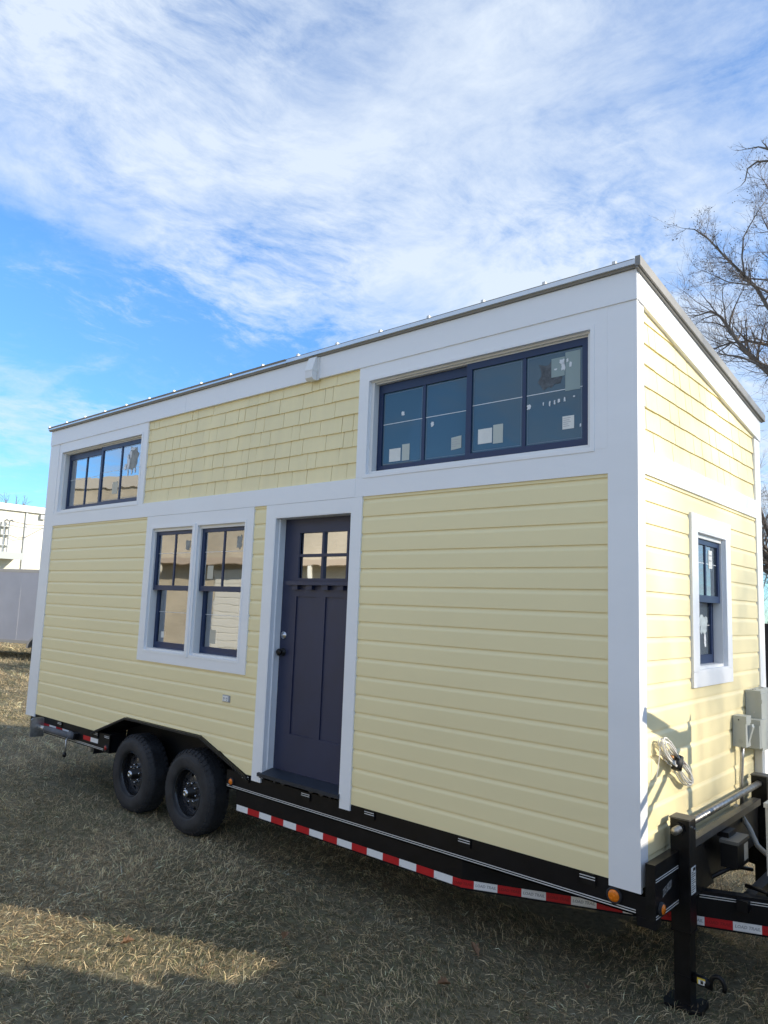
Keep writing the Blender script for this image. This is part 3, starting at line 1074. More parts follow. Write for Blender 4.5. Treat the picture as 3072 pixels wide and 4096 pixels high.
# fender: folded tread plate over the wheels
FO = [(-6.00, .678), (-5.335, .916), (-4.034, .914), (-3.330, .672)]
b = MB()
t_in = .016
top = FO
bot = [(-5.975, .660), (-5.330, .896), (-4.038, .894), (-3.345, .656)]
poly_top = top + bot[::-1]
n = 4
for yy in (-.016, .52):
    for a, c in top + bot:
        b.v.append((a, yy, c))
for k in range(3):
    b.f += [(k, k + 1, 8 + k + 1, 8 + k), (4 + k, 12 + k, 12 + k + 1, 4 + k + 1), (k, 4 + k, 4 + k + 1, k + 1), (8 + k, 8 + k + 1, 12 + k + 1, 12 + k)]
b.f += [(0, 8, 12, 4), (3, 7, 15, 11)]
fd = obj('fender', b, BLACK, tr)
fix_normals(fd)
b = MB().prism([(-6.0, .42), (-3.50, .42), (-3.36, .66), (-4.04, .892), (-5.33, .894), (-5.97, .662)], .40, .415, lambda a, c, h: (a, h, c))
obj('wheel_well', b, mat('matt_black_well', (.008, .008, .009), .8), tr)
obj('wheel_well_end', MB().box(-5.99, -5.978, .03, .40, .45, .662), mat('matt_black_well', (.008, .008, .009), .8), tr)
# raised tread bars along the fender lip
for k in range(3):
    (xa, za), (xb, zb_) = top[k], top[k + 1]
    ln = math.hypot(xb - xa, zb_ - za)
    nn = int(ln / .021)
    dx, dz = (xb - xa) / ln, (zb_ - za) / ln
    b = MB()
    for j in range(nn):
        s0 = (j + .25) * ln / nn
        px, pz = xa + dx * s0, za + dz * s0
        # slanted bar across the front edge of the plate
        q0 = (px + dx * .000 + dz * .002, pz + dz * .000 - dx * .002)
        poly = [(px, pz - .003), (px + dx * .007, pz + dz * .007 - .003), (px + dx * .013 + dz * .015, pz + dz * .013 - .016), (px + dx * .006 + dz * .015, pz + dz * .006 - .016)]
        b.prism(poly, .016, .0185, WL)
    bo = obj('tread_bars', b, mat('scuffed_black_plate', (.05, .05, .052), .35), fd)
    bo['kind'] = 'stuff'
    fix_normals(bo)


def wheel(cx, cy0, label=None, sticker=(0.09, -.11), rot=0.0):
    cz = .378
    w = .255
    mp_ = lambda a, c, h: (cx + a, cy0 + h, cz + c)
    prof = [(.205, .030), (.222, .010), (.245, .004), (.285, .0), (.318, .004), (.345, .020), (.362, .036), (.3735, .050), (.3785, .085), (.380, .1275), (.3785, .17), (.3735, .205), (.345, .235), (.285, .255), (.22, .245), (.205, .225)]
    ty = obj('wheel', MB().lathe(prof, 64, mp_), RUBBER, tr, smooth=True)
    # flatten the contact patch
    for v in ty.data.vertices:
        zz = v.co.z + ORG[ty.name].z
        if zz < .012:
            v.co.z = .012 - ORG[ty.name].z
    # tread blocks
    b_ = MB()
    rows = [(.020, .052), (.062, .092), (.102, .128), (.138, .166), (.176, .206)]
    nb = 44
    for ri, (h0, h1) in enumerate(rows):
        for j in range(nb):
            a0 = 2 * math.pi * (j + .12 + .3 * (ri % 2)) / nb
            a1 = 2 * math.pi * (j + .86 + .3 * (ri % 2)) / nb
            ring = []
            for rr_ in (.352 if ri in (0, 4) else .368, .3815 if ri not in (0,) else .374):
                for (aa, hh) in ((a0, h0), (a1 - .02, h0), (a1, h1), (a0 + .02, h1)):
                    ra = rr_
                    if ri == 0:
                        ra = rr_ - (.018 if hh == h0 else -.006)
                    ring.append(mp_(ra * math.cos(aa), ra * math.sin(aa), hh))
            if min(p[2] for p in ring) < .006:
                continue
            i0 = len(b_.v)
            b_.v += ring
            for f_ in ((4, 5, 6, 7), (0, 1, 5, 4), (1, 2, 6, 5), (2, 3, 7, 6), (3, 0, 4, 7)):
                b_.f.append(tuple(i0 + q_ for q_ in f_))
    tb_ = obj('tread', b_, RUBBER, ty)
    tb_['kind'] = 'stuff'
    fix_normals(tb_)
    # sidewall ridges
    rg = MB()
    for r0 in (.236, .300, .338):
        rg.lathe([(r0, .0075 if r0 < .25 else (.0015 if r0 < .31 else .0145)), (r0 + .003, -.0015 + (.006 if r0 < .25 else (.002 if r0 < .31 else .014))), (r0 + .006, .0065 if r0 < .25 else (.003 if r0 < .31 else .0195))], 64, mp_)
    obj('sidewall_ridge', rg, RUBBER, ty, smooth=True)
    # rim dish with holes: lathe barrel + disc built as a ring of sectors with openings
    rp = [(.212, .012), (.220, .018), (.214, .030), (.204, .036), (.200, .060), (.196, .100), (.192, .112)]
    obj('rim', MB().lathe(rp, 56, mp_), RIM, ty, smooth=True)
    ds = MB()
    nh = 8
    dc = lambda r: .105 - .020 * math.cos((r - .06) / .13 * math.pi * .5) if r > .06 else .085
    sub_ = 6
    for hidx in range(nh):
        ac = rot + 2 * math.pi * hidx / nh
        # polar patch with a round hole: ring between hole circle and patch border
        hr, hrad = .147, .0155
        border = []
        A0, A1 = -math.pi / nh, math.pi / nh
        r0, r1 = .066, .193
        pts_b = []
        for t_ in np.linspace(0, 1, 7)[:-1]: pts_b.append((A0 + (A1 - A0) * t_, r0))
        for t_ in np.linspace(0, 1, 7)[:-1]: pts_b.append((A1, r0 + (r1 - r0) * t_))
        for t_ in np.linspace(0, 1, 7)[:-1]: pts_b.append((A1 + (A0 - A1) * t_, r1))
        for t_ in np.linspace(0, 1, 7)[:-1]: pts_b.append((A0, r1 + (r0 - r1) * t_))
        n_ = len(pts_b)
        i0 = len(ds.v)
        hole = []
        for (aa, rr_) in pts_b:
            X_, Y_ = rr_ * math.cos(aa) - hr, rr_ * math.sin(aa)
            ang = math.atan2(Y_, X_)
            hole.append((hr + hrad * math.cos(ang), hrad * 1.35 * math.sin(ang)))
        for (aa, rr_) in pts_b:
            ds.v.append(mp_(rr_ * math.cos(aa + ac), rr_ * math.sin(aa + ac), dc(rr_)))
        for (hx, hy) in hole:
            rr_ = math.hypot(hx, hy); aa = math.atan2(hy, hx) + ac
            ds.v.append(mp_(rr_ * math.cos(aa), rr_ * math.sin(aa), dc(rr_)))
        for (hx, hy) in hole:
            rr_ = math.hypot(hx, hy); aa = math.atan2(hy, hx) + ac
            ds.v.append(mp_(rr_ * math.cos(aa), rr_ * math.sin(aa), dc(rr_) + .010))
        for k in range(n_):
            k2 = (k + 1) % n_
            ds.f.append((i0 + k, i0 + k2, i0 + n_ + k2, i0 + n_ + k))
            ds.f.append((i0 + n_ + k, i0 + n_ + k2, i0 + 2 * n_ + k2, i0 + 2 * n_ + k))
    fix_normals(obj('wheel_disc', ds, mat('glossy_rim_enamel', (.040, .042, .050), .18, coat=.6), ty, smooth=False))
    obj('hub', MB().lathe([(0, .004), (.028, .004), (.036, .010), (.040, .030), (.047, .034), (.050, .080), (.068, .084)], 28, mp_), BLACK2, ty, smooth=True)
    obj('hub_cap', MB().lathe([(.009, .012), (.010, -.004), (.022, -.006), (.031, .000), (.035, .010), (.036, .024)], 24, mp_), CHROME, ty, smooth=True)
    lg = 8
    for k in range(lg):
        a = rot + 2 * math.pi * (k + .5) / lg
        lx, lz = .083 * math.cos(a), .083 * math.sin(a)
        mpl = lambda p_, q_, h, lx=lx, lz=lz: (cx + lx + p_, cy0 + h, cz + lz + q_)
        obj('lug_nut', MB().lathe([(0, .048), (.006, .049), (.010, .054), (.011, .066), (.0115, .066), (.0125, .086)], 6, mpl), CHROME, ty, smooth=False)
    obj('brake_drum', MB().lathe([(.0, .13), (.155, .13), (.155, .20), (0, .20)], 24, mp_), BLACK2, ty)
    sx, sz = sticker
    obj('wheel_sticker', MB().box(cx + sx - .014, cx + sx + .014, cy0 + dc(math.hypot(sx, sz)) - .002, cy0 + dc(math.hypot(sx, sz)) - .0005, cz + sz - .020, cz + sz + .020), PAPER, ty)
    return ty


w1_ = wheel(-4.235, .012, sticker=(.085, -.135), rot=.2)
w2_ = wheel(-5.205, .012, sticker=(-.065, .020), rot=.55)
obj('axle', MB().tube([(-4.235, .15, .378), (-4.235, 2.45, .378)], .04, 10), BLACK2, tr)
obj('axle', MB().tube([(-5.205, .15, .378), (-5.205, 2.45, .378)], .04, 10), BLACK2, tr)

# rear stabiliser folded along the rail
jk = obj('stabiliser_jack', MB().tube([(-6.98, -.045, .585), (-6.36, -.035, .585)], .034, 14), SLEEVE, tr, smooth=True)
obj('inner_tube', MB().tube([(-7.16, -.045, .585), (-6.975, -.045, .585)], .026, 14), GALV, jk, smooth=True)
b = MB().prism([(-.14, .475), (.02, .470), (.02, .670), (-.005, .690), (-.115, .690), (-.14, .670)], -7.172, -7.160, lambda a, c, h: (h, a, c))
obj('foot_plate', b, GALV, jk)
obj('sleeve_end', MB().tube([(-6.42, -.035, .600), (-6.335, -.03, .585)], [.040, .034], 12), SLEEVE, jk, smooth=True)
b = MB().tube([(-6.40, -.06, .565), (-6.385, -.085, .545), (-6.378, -.088, .50), (-6.376, -.088, .415)], .009, 8)
obj('crank', b, GALV, jk, smooth=True)
obj('crank_knob', MB().lathe([(0, -.018), (.022, -.014), (.030, 0), (.022, .014), (0, .018)], 14, lambda a, c, h: (-6.385 + a, -.09 + h, .392 + c)), BLACK2, jk, smooth=True)
obj('jack_bracket', MB().box(-6.40, -6.30, -.03, RY - .0003, .555, .62), BLACK2, jk)
obj('drain_pipe', MB().tube([(-6.18, .10, .60), (-6.18, .10, .435)], .024, 12), mat('beige_pvc', (.55, .52, .46), .5), tr, smooth=True)

# front cross beam, posts and bars
obj('front_sill', MB().box(.024, .076, .0, WY, .545, .828), BLACK2, tr)
obj('corner_stake', MB().box(-.030, .0235, .012, .09, .498, .650).box(-.02, .0735, .006, .085, .500, .5445), BLACK, tr)
for zz in (.738, .750, .553, .566):
    obj('pinstripe', MB().box(.0765, .0772, .008, .34, zz, zz + .0045), PINS, tr)
tx = text_mb('20518020', .058, lambda a, c: (.0774, .165 + a * .55, .672 + c + a * .10), shear=.25, offset=.0002)
obj('painted_number', tx, mat('silver_marker', (.45, .45, .44), .5), tr)
mp_ = lambda a, c, h: (.0766 + h, .070 + a, .594 + c)
h_ = obj('marker_light', MB().lathe([(.036, 0), (.034, .014), (.026, .016)], 20, mp_), RUBBER, tr, smooth=True)
obj('lens', MB().lathe([(.027, .014), (.022, .022), (0, .024)], 20, mp_), AMBER, h_, smooth=True)


def leg(y0, full=True):
    b_ = MB().box(.030, .136, y0, y0 + .106, .405, 1.000)
    lg_ = obj('landing_leg', b_, BLACK2, tr)
    obj('leg_cap', MB().box(.026, .140, y0 - .004, y0 + .110, 1.0003, 1.008), mat('lighter_black_steel', (.10, .095, .085), .5, var=.2), lg_)  # cap in a lighter grey than the leg below it
    if full:
        obj('drop_leg', MB().box(.040, .128, y0 + .008, y0 + .098, .022, .405), BLACK2, lg_)
        obj('leg_collar', MB().box(.027, .139, y0 - .003, y0 + .109, .395, .4045), BLACK, lg_)
        obj('leg_step', MB().box(.037, .131, y0 + .005, y0 + .101, .160, .172), BLACK, lg_)
        obj('foot_plate', MB().prism([(.0, y0 - .04), (.17, y0 - .04), (.19, y0), (.19, y0 + .11), (.17, y0 + .15), (0, y0 + .15), (-.02, y0 + .11), (-.02, y0)], .004, .022), BLACK2, lg_)
    for zz, dy in ((.965, .03), (.945, .085)):
        obj('bolt', MB().tube([(.136, y0 + dy, zz), (.146, y0 + dy, zz)], .006, 6), GALV, lg_)
    return lg_


lg1 = leg(.352)
lg2 = leg(1.985)
obj('spec_label', MB().box(.1362, .1368, .372, .446, .60, .745), PAPER, lg1)
b = MB()
for i, zz in enumerate(np.linspace(.612, .715, 10)):
    b.box(.1369, .1372, .378, .378 + (.060 if i % 3 else .035), zz, zz + .0035)
b.box(.1369, .1372, .402, .440, .722, .738)
obj('print', b, INK, lg1)
obj('cross_shaft', MB().tube([(.083, .270, .950), (.083, 2.05, .950)], .0215, 14), mat('worn_shaft_steel', (.32, .31, .29), .32, .75, var=.45, vscale=30), tr, smooth=True)
obj('shaft_nut', MB().tube([(.083, .338, .950), (.083, .3515, .950)], .034, 6), BLACK2, tr)
obj('square_beam', MB().box(.078, .128, .4595, 1.845, .832, .874), mat('sky_sheen_steel', (.085, .08, .072), .33, var=.45, vscale=8), tr)  # grey base colour carries the sky's sheen on the black steel
obj('leg_brace', MB().prism([(.46, .57), (.46, .83), (.60, .83), (.78, .57)], .05, .13, lambda a, c, h: (h, a, c)), BLACK2, tr)
# crank arm at the foot
ck = obj('crank_handle', MB().tube([(.128, .40, .165), (.225, .395, .155)], .026, 12), BLACK2, lg1, smooth=True)
hk = []
for k in range(9):
    a = math.pi * (.0 + k / 8 * 1.15)
    hk.append((.262 - .036 * math.cos(a), .392, .165 + .046 * math.sin(a)))
obj('hook', MB().tube([(.224, .392, .135)] + hk, .012, 10), BLACK2, lg1, smooth=True)
obj('caution_label', MB().box(.160, .203, .372, .3725, .150, .183), mat('caution_yellow', (.70, .52, .05), .5), lg1)
obj('caution_label', MB().box(.166, .203, .3712, .3716, .150, .174), PAPER, lg1)
b = MB().box(.178, .192, .3704, .3709, .154, .166)
for k in range(4):
    b.box(.178 + k * .0036, .1805 + k * .0036, .3704, .3709, .166, .1725)
obj('hand_symbol', b, INK, lg1)
# breakaway box, hose
bx_ = obj('breakaway_box', MB().box(.135, .235, .90, 1.13, .635, .775), mat('black_plastic', (.012, .012, .013), .35), tr)
obj('box_lid', MB().box(.130, .240, .895, 1.135, .7753, .795), mat('grey_plastic_lid', (.16, .155, .14), .4), bx_)
obj('spec_label', MB().box(.2355, .236, 1.03, 1.11, .66, .76), PAPER, bx_)
obj('box_mount', MB().box(.10, .17, .95, 1.10, .7953, .825), BLACK2, tr)
obj('hose', MB().tube([(.02, 1.62, .85), (.06, 1.60, .80), (.13, 1.56, .72), (.19, 1.50, .64), (.28, 1.44, .60), (.40, 1.42, .585), (.6, 1.45, .58)], .017, 10), mat('grey_corrugated_hose', (.40, .40, .38), .45), tr, smooth=True)
obj('hose', MB().tube([(.30, .82, .585), (.36, .78, .595), (.46, .76, .59), (.7, .86, .585)], .012, 8), BLACK2, tr, smooth=True)
obj('wiring', MB().tube([(.12, .75, .60), (.18, .90, .63), (.22, 1.02, .62), (.26, 1.1, .60)], .012, 8), BLACK2, tr, smooth=True)
obj('tongue_plate', MB().box(.55, 1.35, .95, 1.65, .5725, .58), BLACK2, tr)
b = MB().box(.30, .36, .62, 1.98, .50, .56)
obj('cross_member', b, BLACK, tr)
# added mast, unseen to the right, shaped to throw the shadow on the end wall
K = 1.30
def off(y, z, x=K):
    return (x, y + .45 * x, z + .49 * x)
b = MB()
p0, p1 = off(.80, .0), off(.82, 1.44)
b.tube([(K, p1[1], .57), p1], .036, 8)
b.tube([p1, off(.845, 1.53)], [.036, .006], 8)
b.tube([off(.80, 1.39), off(.62, 1.40), off(.05, 1.60)], [.05, .045, .038], 8)
b.tube([off(.56, 1.38), off(-.05, 1.08)], .022, 8)
b.tube([off(.66, 1.36), off(-.06, .93)], .022, 8)
obj('shadow_mast', b, BLACK2, tr)

# ------------------------------------------------------------------ condenser on the tongue
ac = empty('air_conditioner', (.52, 1.38, .58), 'cream air conditioner condenser standing on the trailer tongue at the right edge', 'air conditioner')
obj('body', MB().box(.370, .650, 1.000, 1.78, .615, 1.010), CREAM, ac)
obj('top_cover', MB().prism([(.362, .992), (.658, .992), (.658, 1.788), (.362, 1.788)], 1.0105, 1.036), CREAM, ac)
b = MB()
for k in range(8):
    z_ = .650 + k * .042
    b.box(.405, .615, .9905, .9995, z_, z_ + .008)
for xx in (.405, .475, .545, .610):
    b.box(xx, xx + .008, .9885, .9904, .645, .972)
obj('grille', b, CREAM, ac)
b = MB()
for k in range(8):
    b.box(.412, .608, .9996, .9999, .660 + k * .042, .690 + k * .042)
obj('coil_fins', b, mat('dark_coil', (.05, .04, .045), .6), ac)
obj('foot', MB().box(.38, .64, 1.06, 1.10, .581, .6148), CREAM, ac)
obj('foot', MB().box(.38, .64, 1.68, 1.72, .581, .6148), CREAM, ac)


# ------------------------------------------------------------------ grass
def make_grass():
    n_total = 700000
    cx, cy = CAM.x, CAM.y
    th0, th1 = math.atan2(.398, -1.05) + .30, math.atan2(1.09, -.26) - .30    # frame edges with a margin
    r0, r1, rk_ = 3.4, 42.0, 6.5
    A = (rk_ ** 2 - r0 ** 2) / 2; B = rk_ ** 2 * math.log(r1 / rk_)
    u_ = RNG.random(n_total) * (A + B)
    r = np.where(u_ < A, np.sqrt(r0 ** 2 + 2 * u_), rk_ * np.exp((u_ - A) / rk_ ** 2))
    th = th1 + (th0 - th1) * RNG.random(n_total)
    x = cx + r * np.cos(th); y = cy + r * np.sin(th)
    # tufts: pull roots towards random centres
    cell = .11 * np.maximum(1, r / 8)
    gx, gy = np.floor(x / cell), np.floor(y / cell)
    hx = np.modf(np.abs(np.sin(gx * 12.9898 + gy * 78.233) * 43758.5453))[0]
    hy = np.modf(np.abs(np.sin(gx * 39.346 + gy * 11.135) * 24634.6345))[0]
    pull = RNG.random(n_total) ** 1.5 * .55
    x = x + ((gx + hx) * cell - x) * pull; y = y + ((gy + hy) * cell - y) * pull
    keep = ~((x > -7.3) & (x < -.6) & (y > .9) & (y < 2.3)) & (x > -44.5)
    x, y, r = x[keep], y[keep], r[keep]
    hx, hy = hx[keep], hy[keep]
    n = len(x)
    sc = np.maximum(1, r / 7.5) ** .75

    def nz(fx, fy, ph):
        return np.sin(x * fx + ph + 1.7 * np.sin(y * fy * .7 + ph)) * np.cos(y * fy - ph * 2 + 1.3 * np.sin(x * fx * .6))
    patch = .5 * nz(1.1, 1.3, .4) + .35 * nz(2.7, 2.2, 2.1) + .25 * nz(5.5, 6.1, 4.0)
    length = (.031 + .066 * RNG.random(n) ** 1.7 + .03 * np.clip(hx - .6, 0, 1)) * sc
    up = (.14 + .56 * RNG.random(n) ** 2.0)
    stand = RNG.random(n) < .20
    up = np.where(stand, .60 + .36 * RNG.random(n), up)
    length = np.where(stand, length * .72, length)
    comb = .9 * nz(.9, .8, 1.1) + .7 * nz(3.1, 2.6, .2)
    az = comb * 2.2 + RNG.normal(0, 1.25, n)
    dx, dy = np.cos(az), np.sin(az)
    wd = (.0010 + .0010 * RNG.random(n)) * sc
    bend = RNG.normal(0, .22, n)
    dx2, dy2 = np.cos(az + bend), np.sin(az + bend)
    tw = RNG.normal(0, .5, n)
    px, py = -dy, dx
    h1 = length * up * .62
    h2 = np.maximum(h1 * (.7 + 1.0 * RNG.random(n)), .004)
    l1 = length * np.sqrt(np.maximum(0, 1 - up ** 2)) * .5
    l2 = length * np.sqrt(np.maximum(0, 1 - up ** 2)) * 1.0
    V = np.zeros((n, 5, 3), np.float32)
    V[:, 0] = np.stack([x - px * wd, y - py * wd, np.full(n, -.004)], 1)
    V[:, 1] = np.stack([x + px * wd, y + py * wd, np.full(n, -.004)], 1)
    V[:, 2] = np.stack([x + dx * l1 - px * wd * .85, y + dy * l1 - py * wd * .85, h1 - tw * wd], 1)
    V[:, 3] = np.stack([x + dx * l1 + px * wd * .85, y + dy * l1 + py * wd * .85, h1 + tw * wd], 1)
    V[:, 4] = np.stack([x + dx * l1 + dx2 * (l2 - l1), y + dy * l1 + dy2 * (l2 - l1), h2], 1)
    base = np.arange(n) * 5
    loops = np.stack([base, base + 1, base + 3, base + 2, base + 2, base + 3, base + 4], 1).astype(np.int32).ravel()
    starts = np.stack([np.arange(n) * 7, np.arange(n) * 7 + 4], 1).astype(np.int32).ravel()
    me = bpy.data.meshes.new('grass')
    me.vertices.add(n * 5); me.vertices.foreach_set('co', V.ravel())
    me.loops.add(n * 7); me.loops.foreach_set('vertex_index', loops)
    me.polygons.add(n * 2); me.polygons.foreach_set('loop_start', starts)
    # colours: straw, grey-green, dull brown
    straw = np.array([.60, .495, .315]); pale = np.array([.76, .65, .45]); green = np.array([.17, .185, .10]); brown = np.array([.28, .21, .135])
    t_ = RNG.random(n)
    gprob = np.clip(.20 + .36 * patch + .45 * np.clip(hy - .72, 0, 1), .03, .62)
    c = np.where((t_ < gprob)[:, None], green, np.where((t_ < gprob + .46)[:, None], straw, np.where((t_ < gprob + .55)[:, None], pale, brown)))
    c = c * (.48 + .75 * RNG.random(n))[:, None]
    c = c * (.72 + .5 * hx)[:, None] * np.clip(1.0 - .22 * patch, .7, 1.25)[:, None]
    c = np.clip(c * np.array([1.24, 1.18, 1.10]), 0, .88)
    C = np.ones((n, 5, 4), np.float32)
    C[:, :, :3] = c[:, None, :]
    at = me.color_attributes.new('blade', 'FLOAT_COLOR', 'POINT')
    at.data.foreach_set('color', C.ravel())
    me.update(calc_edges=True); me.validate()
    M = bpy.data.materials.new('dry_grass_blade')
    M.use_nodes = True
    t = M.node_tree; p = t.nodes['Principled BSDF']
    a = N(t, 'ShaderNodeAttribute', attribute_name='blade')
    L(t, a.outputs['Color'], p.inputs['Base Color'])
    p.inputs['Roughness'].default_value = .7
    p.inputs['Specular IOR Level'].default_value = .25
    tl = N(t, 'ShaderNodeBsdfTranslucent'); L(t, a.outputs['Color'], tl.inputs[0])
    mx = N(t, 'ShaderNodeMixShader'); mx.inputs[0].default_value = .22
    L(t, p.outputs[0], mx.inputs[1]); L(t, tl.outputs[0], mx.inputs[2])
    L(t, mx.outputs[0], t.nodes['Material Output'].inputs['Surface'])
    me.materials.append(M)
    o = bpy.data.objects.new('grass', me)
    COL.objects.link(o)
    tag(o, 'short matted winter grass, straw and grey green, covering the lawn', 'grass', kind='stuff')


make_grass()

# a few fallen leaves
LEAF = mat('dry_brown_leaf', (.20, .11, .055), .7, var=.3, vscale=30)
leaf_spots = [(-1.06, .02, 'dry brown leaf lying upright in the shaded grass below the front half of the trailer'), (-2.02, -.70, 'dry brown leaf in the shaded grass near the sunlit strip'),
              (-.95, -.45, 'dry brown leaf in the shaded grass at the bottom middle'), (-2.62, -1.45, 'dry brown leaf in the sunlit strip of grass'), (-.35, .10, 'dry brown leaf in the grass left of the landing leg')]
for i, (lx, ly, lab) in enumerate(leaf_spots):
    rl = random.Random(90 + i)
    b = MB()
    a0 = rl.uniform(0, 6.28); sz = rl.uniform(.035, .05)
    pts_ = [(0, -1), (.35, -.55), (.75, -.5), (.55, -.1), (.9, .2), (.45, .3), (.3, .75), (0, 1.05), (-.3, .7), (-.5, .3), (-.85, .25), (-.5, -.1), (-.7, -.45), (-.35, -.55)]
    for u_, v_ in pts_:
        xx = (u_ * math.cos(a0) - v_ * math.sin(a0)) * sz; yy = (u_ * math.sin(a0) + v_ * math.cos(a0)) * sz
        b.v.append((lx + xx, ly + yy, .045 + .03 * abs(u_) * sz / .04 + (.03 * v_ if i == 0 else .008 * v_)))
    b.v.append((lx, ly, .040))
    n = len(pts_)
    for k in range(n):
        b.f.append((k, (k + 1) % n, n))
    o = obj('fallen_leaf', b, LEAF)
    tag(o, lab, 'leaf', 'fallen leaves')

# ------------------------------------------------------------------ cargo trailers: one in view, one added to cast shade
def cargo_trailer(name, org, direc, length, width, z0, z1, label, m_, wheel_at):
    d = Vector((direc[0], direc[1], 0)).normalized()
    nrm = Vector((d.y, -d.x, 0))                      # outward from the visible side
    o0 = Vector((org[0], org[1], 0))

    def mp(a, h, w):                                   # along, up, outwards
        p = o0 + d * a + nrm * w
        return (p.x, p.y, h)
    e = empty(name, (o0.x + d.x * length / 2, o0.y + d.y * length / 2, 0), label, 'trailer')
    obj('body', MB().box(0, length, z0, z1 - .06, -width, 0, mp), m_, e)
    obj('roof_rail', MB().box(-.01, length + .01, z1 - .10, z1, -width - .01, .012, mp), mat('aluminium_rail', (.52, .52, .53), .4, .6), e)
    obj('floor_rail', MB().box(-.01, length + .01, z0 - .05, z0 + .05, -width - .01, .012, mp), mat('aluminium_rail', (.52, .52, .53), .4, .6), e)
    sm = MB()
    a = .61
    while a < length:
        sm.box(a - .012, a + .012, z0 + .05, z1 - .1, .0005, .003, mp)
        a += 1.22
    obj('panel_seam', sm, m_, e)
    for wa in wheel_at:
        c = (wa, .34)
        arc = MB()
        pts_o = [(wa + .50 * math.cos(t), .36 + .46 * math.sin(t)) for t in np.linspace(math.pi * .97, math.pi * .03, 14)]
        pts_i = [(wa + .44 * math.cos(t), .36 + .40 * math.sin(t)) for t in np.linspace(math.pi * .97, math.pi * .03, 14)]
        for k in range(13):
            arc.prism([pts_o[k], pts_o[k + 1], pts_i[k + 1], pts_i[k]], .0125, .24, mp)
        obj('mudguard', fix_normals(obj('mudguard_tmp', arc, mat('aluminium_rail', (.5, .5, .5), .4), e)) and arc, mat('aluminium_rail', (.5, .5, .5), .4), e)
        for o_ in [o for o in COL.objects if o.name.startswith('mudguard_tmp')]:
            bpy.data.objects.remove(o_)
        wv = obj('wheel', MB().lathe([(.0, .19), (.18, .19), (.19, .215), (.25, .22), (.32, .21), (.345, .17), (.345, .04), (.30, .02), (0, .02)], 32, lambda p, q_, h, wa=wa: mp(wa + p, .345 + q_, h)), RUBBER, e, smooth=True)
        obj('rim', MB().lathe([(0, .20), (.10, .20), (.15, .185), (.18, .20)], 24, lambda p, q_, h, wa=wa: mp(wa + p, .345 + q_, h)), GALV, wv, smooth=True)
    return e


GREYP = mat('grey_trailer_skin', (.60, .58, .61), .42, var=.08, vscale=.7, bump=.004, bscale=2.0)
d_l = Vector((.91, .42, 0)).normalized()
ref = Vector((1.64 - 25.2, -4.05 + 9.73, 0))
cargo_trailer('cargo_trailer', (ref.x - d_l.x * 4.6, ref.y - d_l.y * 4.6), d_l, 8.2, 2.3, .56, 2.86,
              'grey enclosed cargo trailer parked on the lawn in front of the cream building', GREYP, (6.62, 7.6))
cargo_trailer('cargo_trailer', (3.02, 2.55), (.0, -1.0), 7.2, 2.2, .5, 2.38,  # unseen trailer, added to cast the shade over the near lawn
              'tall trailer shape added out of view at the right to shade the lawn', GREYP, (3.0,))

off_tr = [o for o in COL.objects if o.name.startswith('cargo_trailer')][-1]
for (ya, yb, zz) in ((.08, .20, 2.66), (.25, .36, 2.93), (.42, .60, 3.06), (.655, .79, 2.90), (.85, .99, 2.60)):  # unseen blocks added to break the lawn's shade into streaks
    obj('shade_block', MB().prism([(ya, 2.381), (yb, 2.381), (yb - .02, zz), (ya + .03, zz + .03)], 3.10, 3.35, lambda a, c, h: (h, a, c)), GREYP, off_tr)

# ------------------------------------------------------------------ buildings
def brick_mat(name, c1, c2, mortar, scale):
    M = bpy.data.materials.new(name)
    M.use_nodes = True
    t = M.node_tree; p = t.nodes['Principled BSDF']
    p.inputs['Roughness'].default_value = .85
    tco = N(t, 'ShaderNodeTexCoord')
    sp = N(t, 'ShaderNodeSeparateXYZ'); L(t, tco.outputs['Object'], sp.inputs[0])
    ad = math_n(t, 'ADD', sp.outputs[0], sp.outputs[1])
    cb = N(t, 'ShaderNodeCombineXYZ'); L(t, ad, cb.inputs[0]); L(t, sp.outputs[2], cb.inputs[1])
    br = N(t, 'ShaderNodeTexBrick', i_Scale=scale)
    br.inputs['Color1'].default_value = (*c1, 1); br.inputs['Color2'].default_value = (*c2, 1); br.inputs['Mortar'].default_value = (*mortar, 1)
    br.inputs['Mortar Size'].default_value = .012
    L(t, cb.outputs[0], br.inputs['Vector'])
    ns = N(t, 'ShaderNodeTexNoise', i_Scale=.6, i_Detail=6.0); L(t, tco.outputs['Object'], ns.inputs['Vector'])
    rr = ramp_n(t, ns.outputs['Fac'], [(.3, .82), (.65, 1.08)])
    mx = N(t, 'ShaderNodeMix', data_type='RGBA', blend_type='MULTIPLY'); mx.inputs['Factor'].default_value = 1
    L(t, br.outputs['Color'], mx.inputs['A']); L(t, rr, mx.inputs['B'])
    L(t, mx.outputs['Result'], p.inputs['Base Color'])
    bp = N(t, 'ShaderNodeBump', i_Strength=.6, i_Distance=.01); L(t, br.outputs['Fac'], bp.inputs['Height'])
    bp.invert = True
    L(t, bp.outputs[0], p.inputs['Normal'])
    return M


